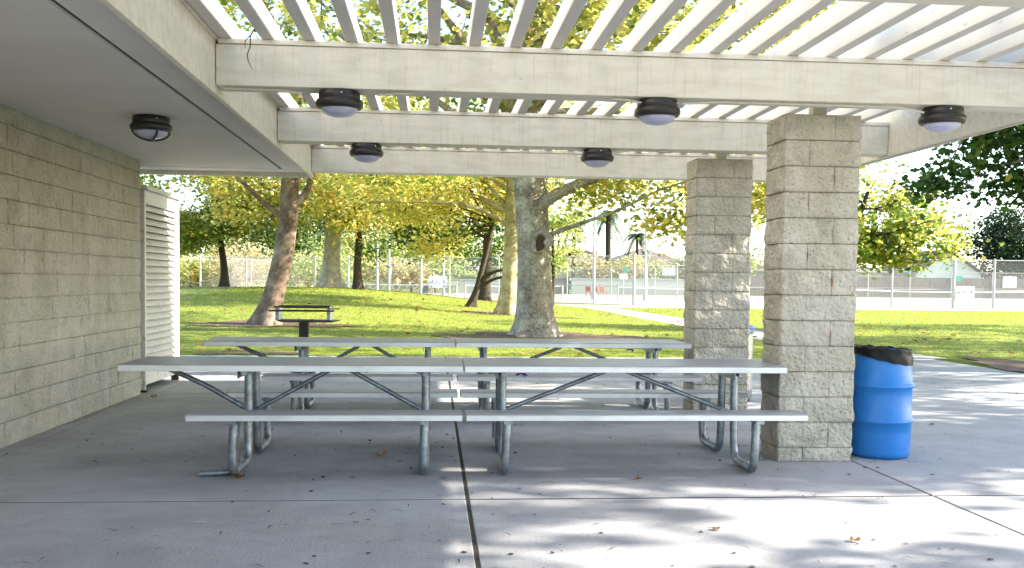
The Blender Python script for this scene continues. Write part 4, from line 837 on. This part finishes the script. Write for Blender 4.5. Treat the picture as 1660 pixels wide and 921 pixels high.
bp = [(-52, 150, 7, 9, 'leaf_mix', 'broad green tree on the far left skyline'), (-40, 142, 6, 8.5, 'leaf_green', 'dark green tree on the skyline above the long white wall'), (-30, 150, 6, 8.2, 'leaf_pale', 'pale tree on the skyline behind the thin dark tree'), (-21, 140, 5, 8, 'leaf_green', 'deep green tree on the skyline left of the leaning trunk'),
      (-13, 132, 3.6, 7.0, 'leaf_pale', 'pale rounded tree between the leaning trunk and the buttressed trunk'), (-17, 146, 5, 9.2, 'leaf_dark', 'blackish green tree right behind the leaning trunk'), (-7.5, 134, 3.6, 6.6, 'leaf_pale', 'light green tree right of the dark slender trunk'), (-3, 150, 6, 8.5, 'leaf_green', 'dark green tree on the skyline behind the two white poles'),
      (2.5, 138, 3.8, 7.2, 'leaf_mix', 'mid green tree on the skyline above the white banner'), (8.5, 134, 4, 7.5, 'leaf_mix', 'green tree on the skyline behind the slim crooked trunk'), (13.5, 126, 3, 5.5, 'leaf_pale', 'pale bush-like tree just right of the huge trunk far behind'), (26.5, 128, 2.6, 4.6, 'leaf_pale', 'feathery pale tree above the pale grey wall'),
      (36, 130, 3.2, 4.6, 'leaf_dark', 'dark hedge-like tree right of the tan hipped house'), (42, 132, 3.6, 7.2, 'leaf_mix', 'bright green tree seen between the two columns'), (46.5, 120, 2.2, 3.2, 'leaf_gold', 'yellowish bush against the board fence right of the near column'),
      (84, 122, 4.5, 8.5, 'leaf_mix', 'mid green tree at the far right edge above the fence'), (79.5, 108.6, 2.0, 3.8, 'leaf_pale', 'small pale tree before the board fence at the far right')]
for i, (x, y, r, h, lm, lab) in enumerate(bp): bush(x, y, r, h, lm, lab, 500+i, nc=int(34*r**1.2/2), leaf=.5, name='distant_tree', cat='tree', grp='trees beyond the courts', tint=(.45, .3))
bush(78, 124, 4.0, 11.5, 'leaf_dark', 'large blackish conifer beyond the fence at the right, right of the white gable', 560, nc=300, leaf=.5, name='conifer_tree', cat='tree', grp='trees beyond the courts')
for i, (x, r_, h, lm, lab) in enumerate([(19.5, 2.2, 3.9, 'leaf_tan', 'dry tan shrub behind the pale grey wall, left of the white notice'), (23.5, 2.3, 4.3, 'leaf_tan', 'tall straw coloured grass-like shrub above the pale grey wall at its middle'), (27.5, 2.0, 4.0, 'leaf_pale', 'pale shrub above the right end of the pale grey wall'),
      (31.5, 2.0, 4.6, 'leaf_green', 'green shrub before the tan hipped house'), (11, 2.4, 4.4, 'leaf_pale', 'yellow-green shrub above the dull brownish wall'), (36, 2.4, 3.8, 'leaf_mix', 'green shrub just left of the farther column top of the board fence')]): bush(x, 114, r_, h, lm, lab, 700+i, nc=60, leaf=.36, grp='shrubs behind the middle court')
# distant player on the left court
def person(x, y):
    t = thing('person', 'person in a yellow shirt and dark shorts standing on the left court', 'person', (x, y, .02))
    def skin(name, V, Eg, R, m):
        me = bpy.data.meshes.new(name); me.from_pydata(V, Eg, []); o = bpy.data.objects.new(name, me); C.objects.link(o)
        md = o.modifiers.new('s', 'SKIN'); 
        for d, r in zip(me.skin_vertices[0].data, R): d.radius = (r, r*.85)
        me.skin_vertices[0].data[0].use_root = True
        sb = o.modifiers.new('d', 'SUBSURF'); sb.levels = 1; sb.render_levels = 1
        dg = bpy.context.evaluated_depsgraph_get(); nm = bpy.data.meshes.new_from_object(o.evaluated_get(dg)); bpy.data.objects.remove(o)
        nm.materials.clear(); return link(name, nm, m, t)
    V = [(0, 0, .95), (0, 0, 1.2), (0, 0, 1.42), (0, -.01, 1.52), (0, -.02, 1.60), (0, -.02, 1.72), (.19, 0, 1.40), (.27, .02, 1.15), (.30, -.12, .95), (-.19, 0, 1.40), (-.26, -.03, 1.16), (-.22, -.22, 1.02), (.1, 0, .88), (.13, -.03, .48), (.14, .02, .08), (.14, -.12, .03), (-.1, 0, .88), (-.12, 0, .48), (-.14, .03, .08), (-.14, -.11, .03), (.31, -.19, .90), (-.20, -.29, 1.0)]
    Eg = [(0, 1), (1, 2), (2, 3), (3, 4), (4, 5), (2, 6), (6, 7), (7, 8), (2, 9), (9, 10), (10, 11), (0, 12), (12, 13), (13, 14), (14, 15), (0, 16), (16, 17), (17, 18), (18, 19), (8, 20), (11, 21)]
    R = [.13, .12, .14, .055, .09, .075, .055, .042, .032, .055, .042, .032, .085, .055, .038, .035, .085, .055, .038, .035, .028, .028]
    skin('body', V, Eg, R, M['skin'])
    g = MB(); g.lathe([(.165, .93), (.155, 1.1), (.175, 1.3), (.16, 1.42), (.07, 1.48)], n=16); g.tube([(.12, 0, 1.41), (.21, 0, 1.36), (.26, .015, 1.22)], .068, 10); g.tube([(-.12, 0, 1.41), (-.21, 0, 1.36), (-.25, -.02, 1.22)], .068, 10); g.build('shirt', M['shirt'], t)
    g = MB(); g.lathe([(.17, .82), (.165, .97)], n=16); g.tube([(.09, 0, .9), (.125, -.02, .58)], .10, 10); g.tube([(-.09, 0, .9), (-.115, 0, .58)], .10, 10); g.build('shorts', M['shorts'], t)
    g = MB(); g.lathe([(.085, 1.62), (.10, 1.68), (.095, 1.75), (.06, 1.80), (0, 1.81)], c=(0, .0, 0), n=16); g.build('hair', M['hair'], t)
person(-3.3, 88)
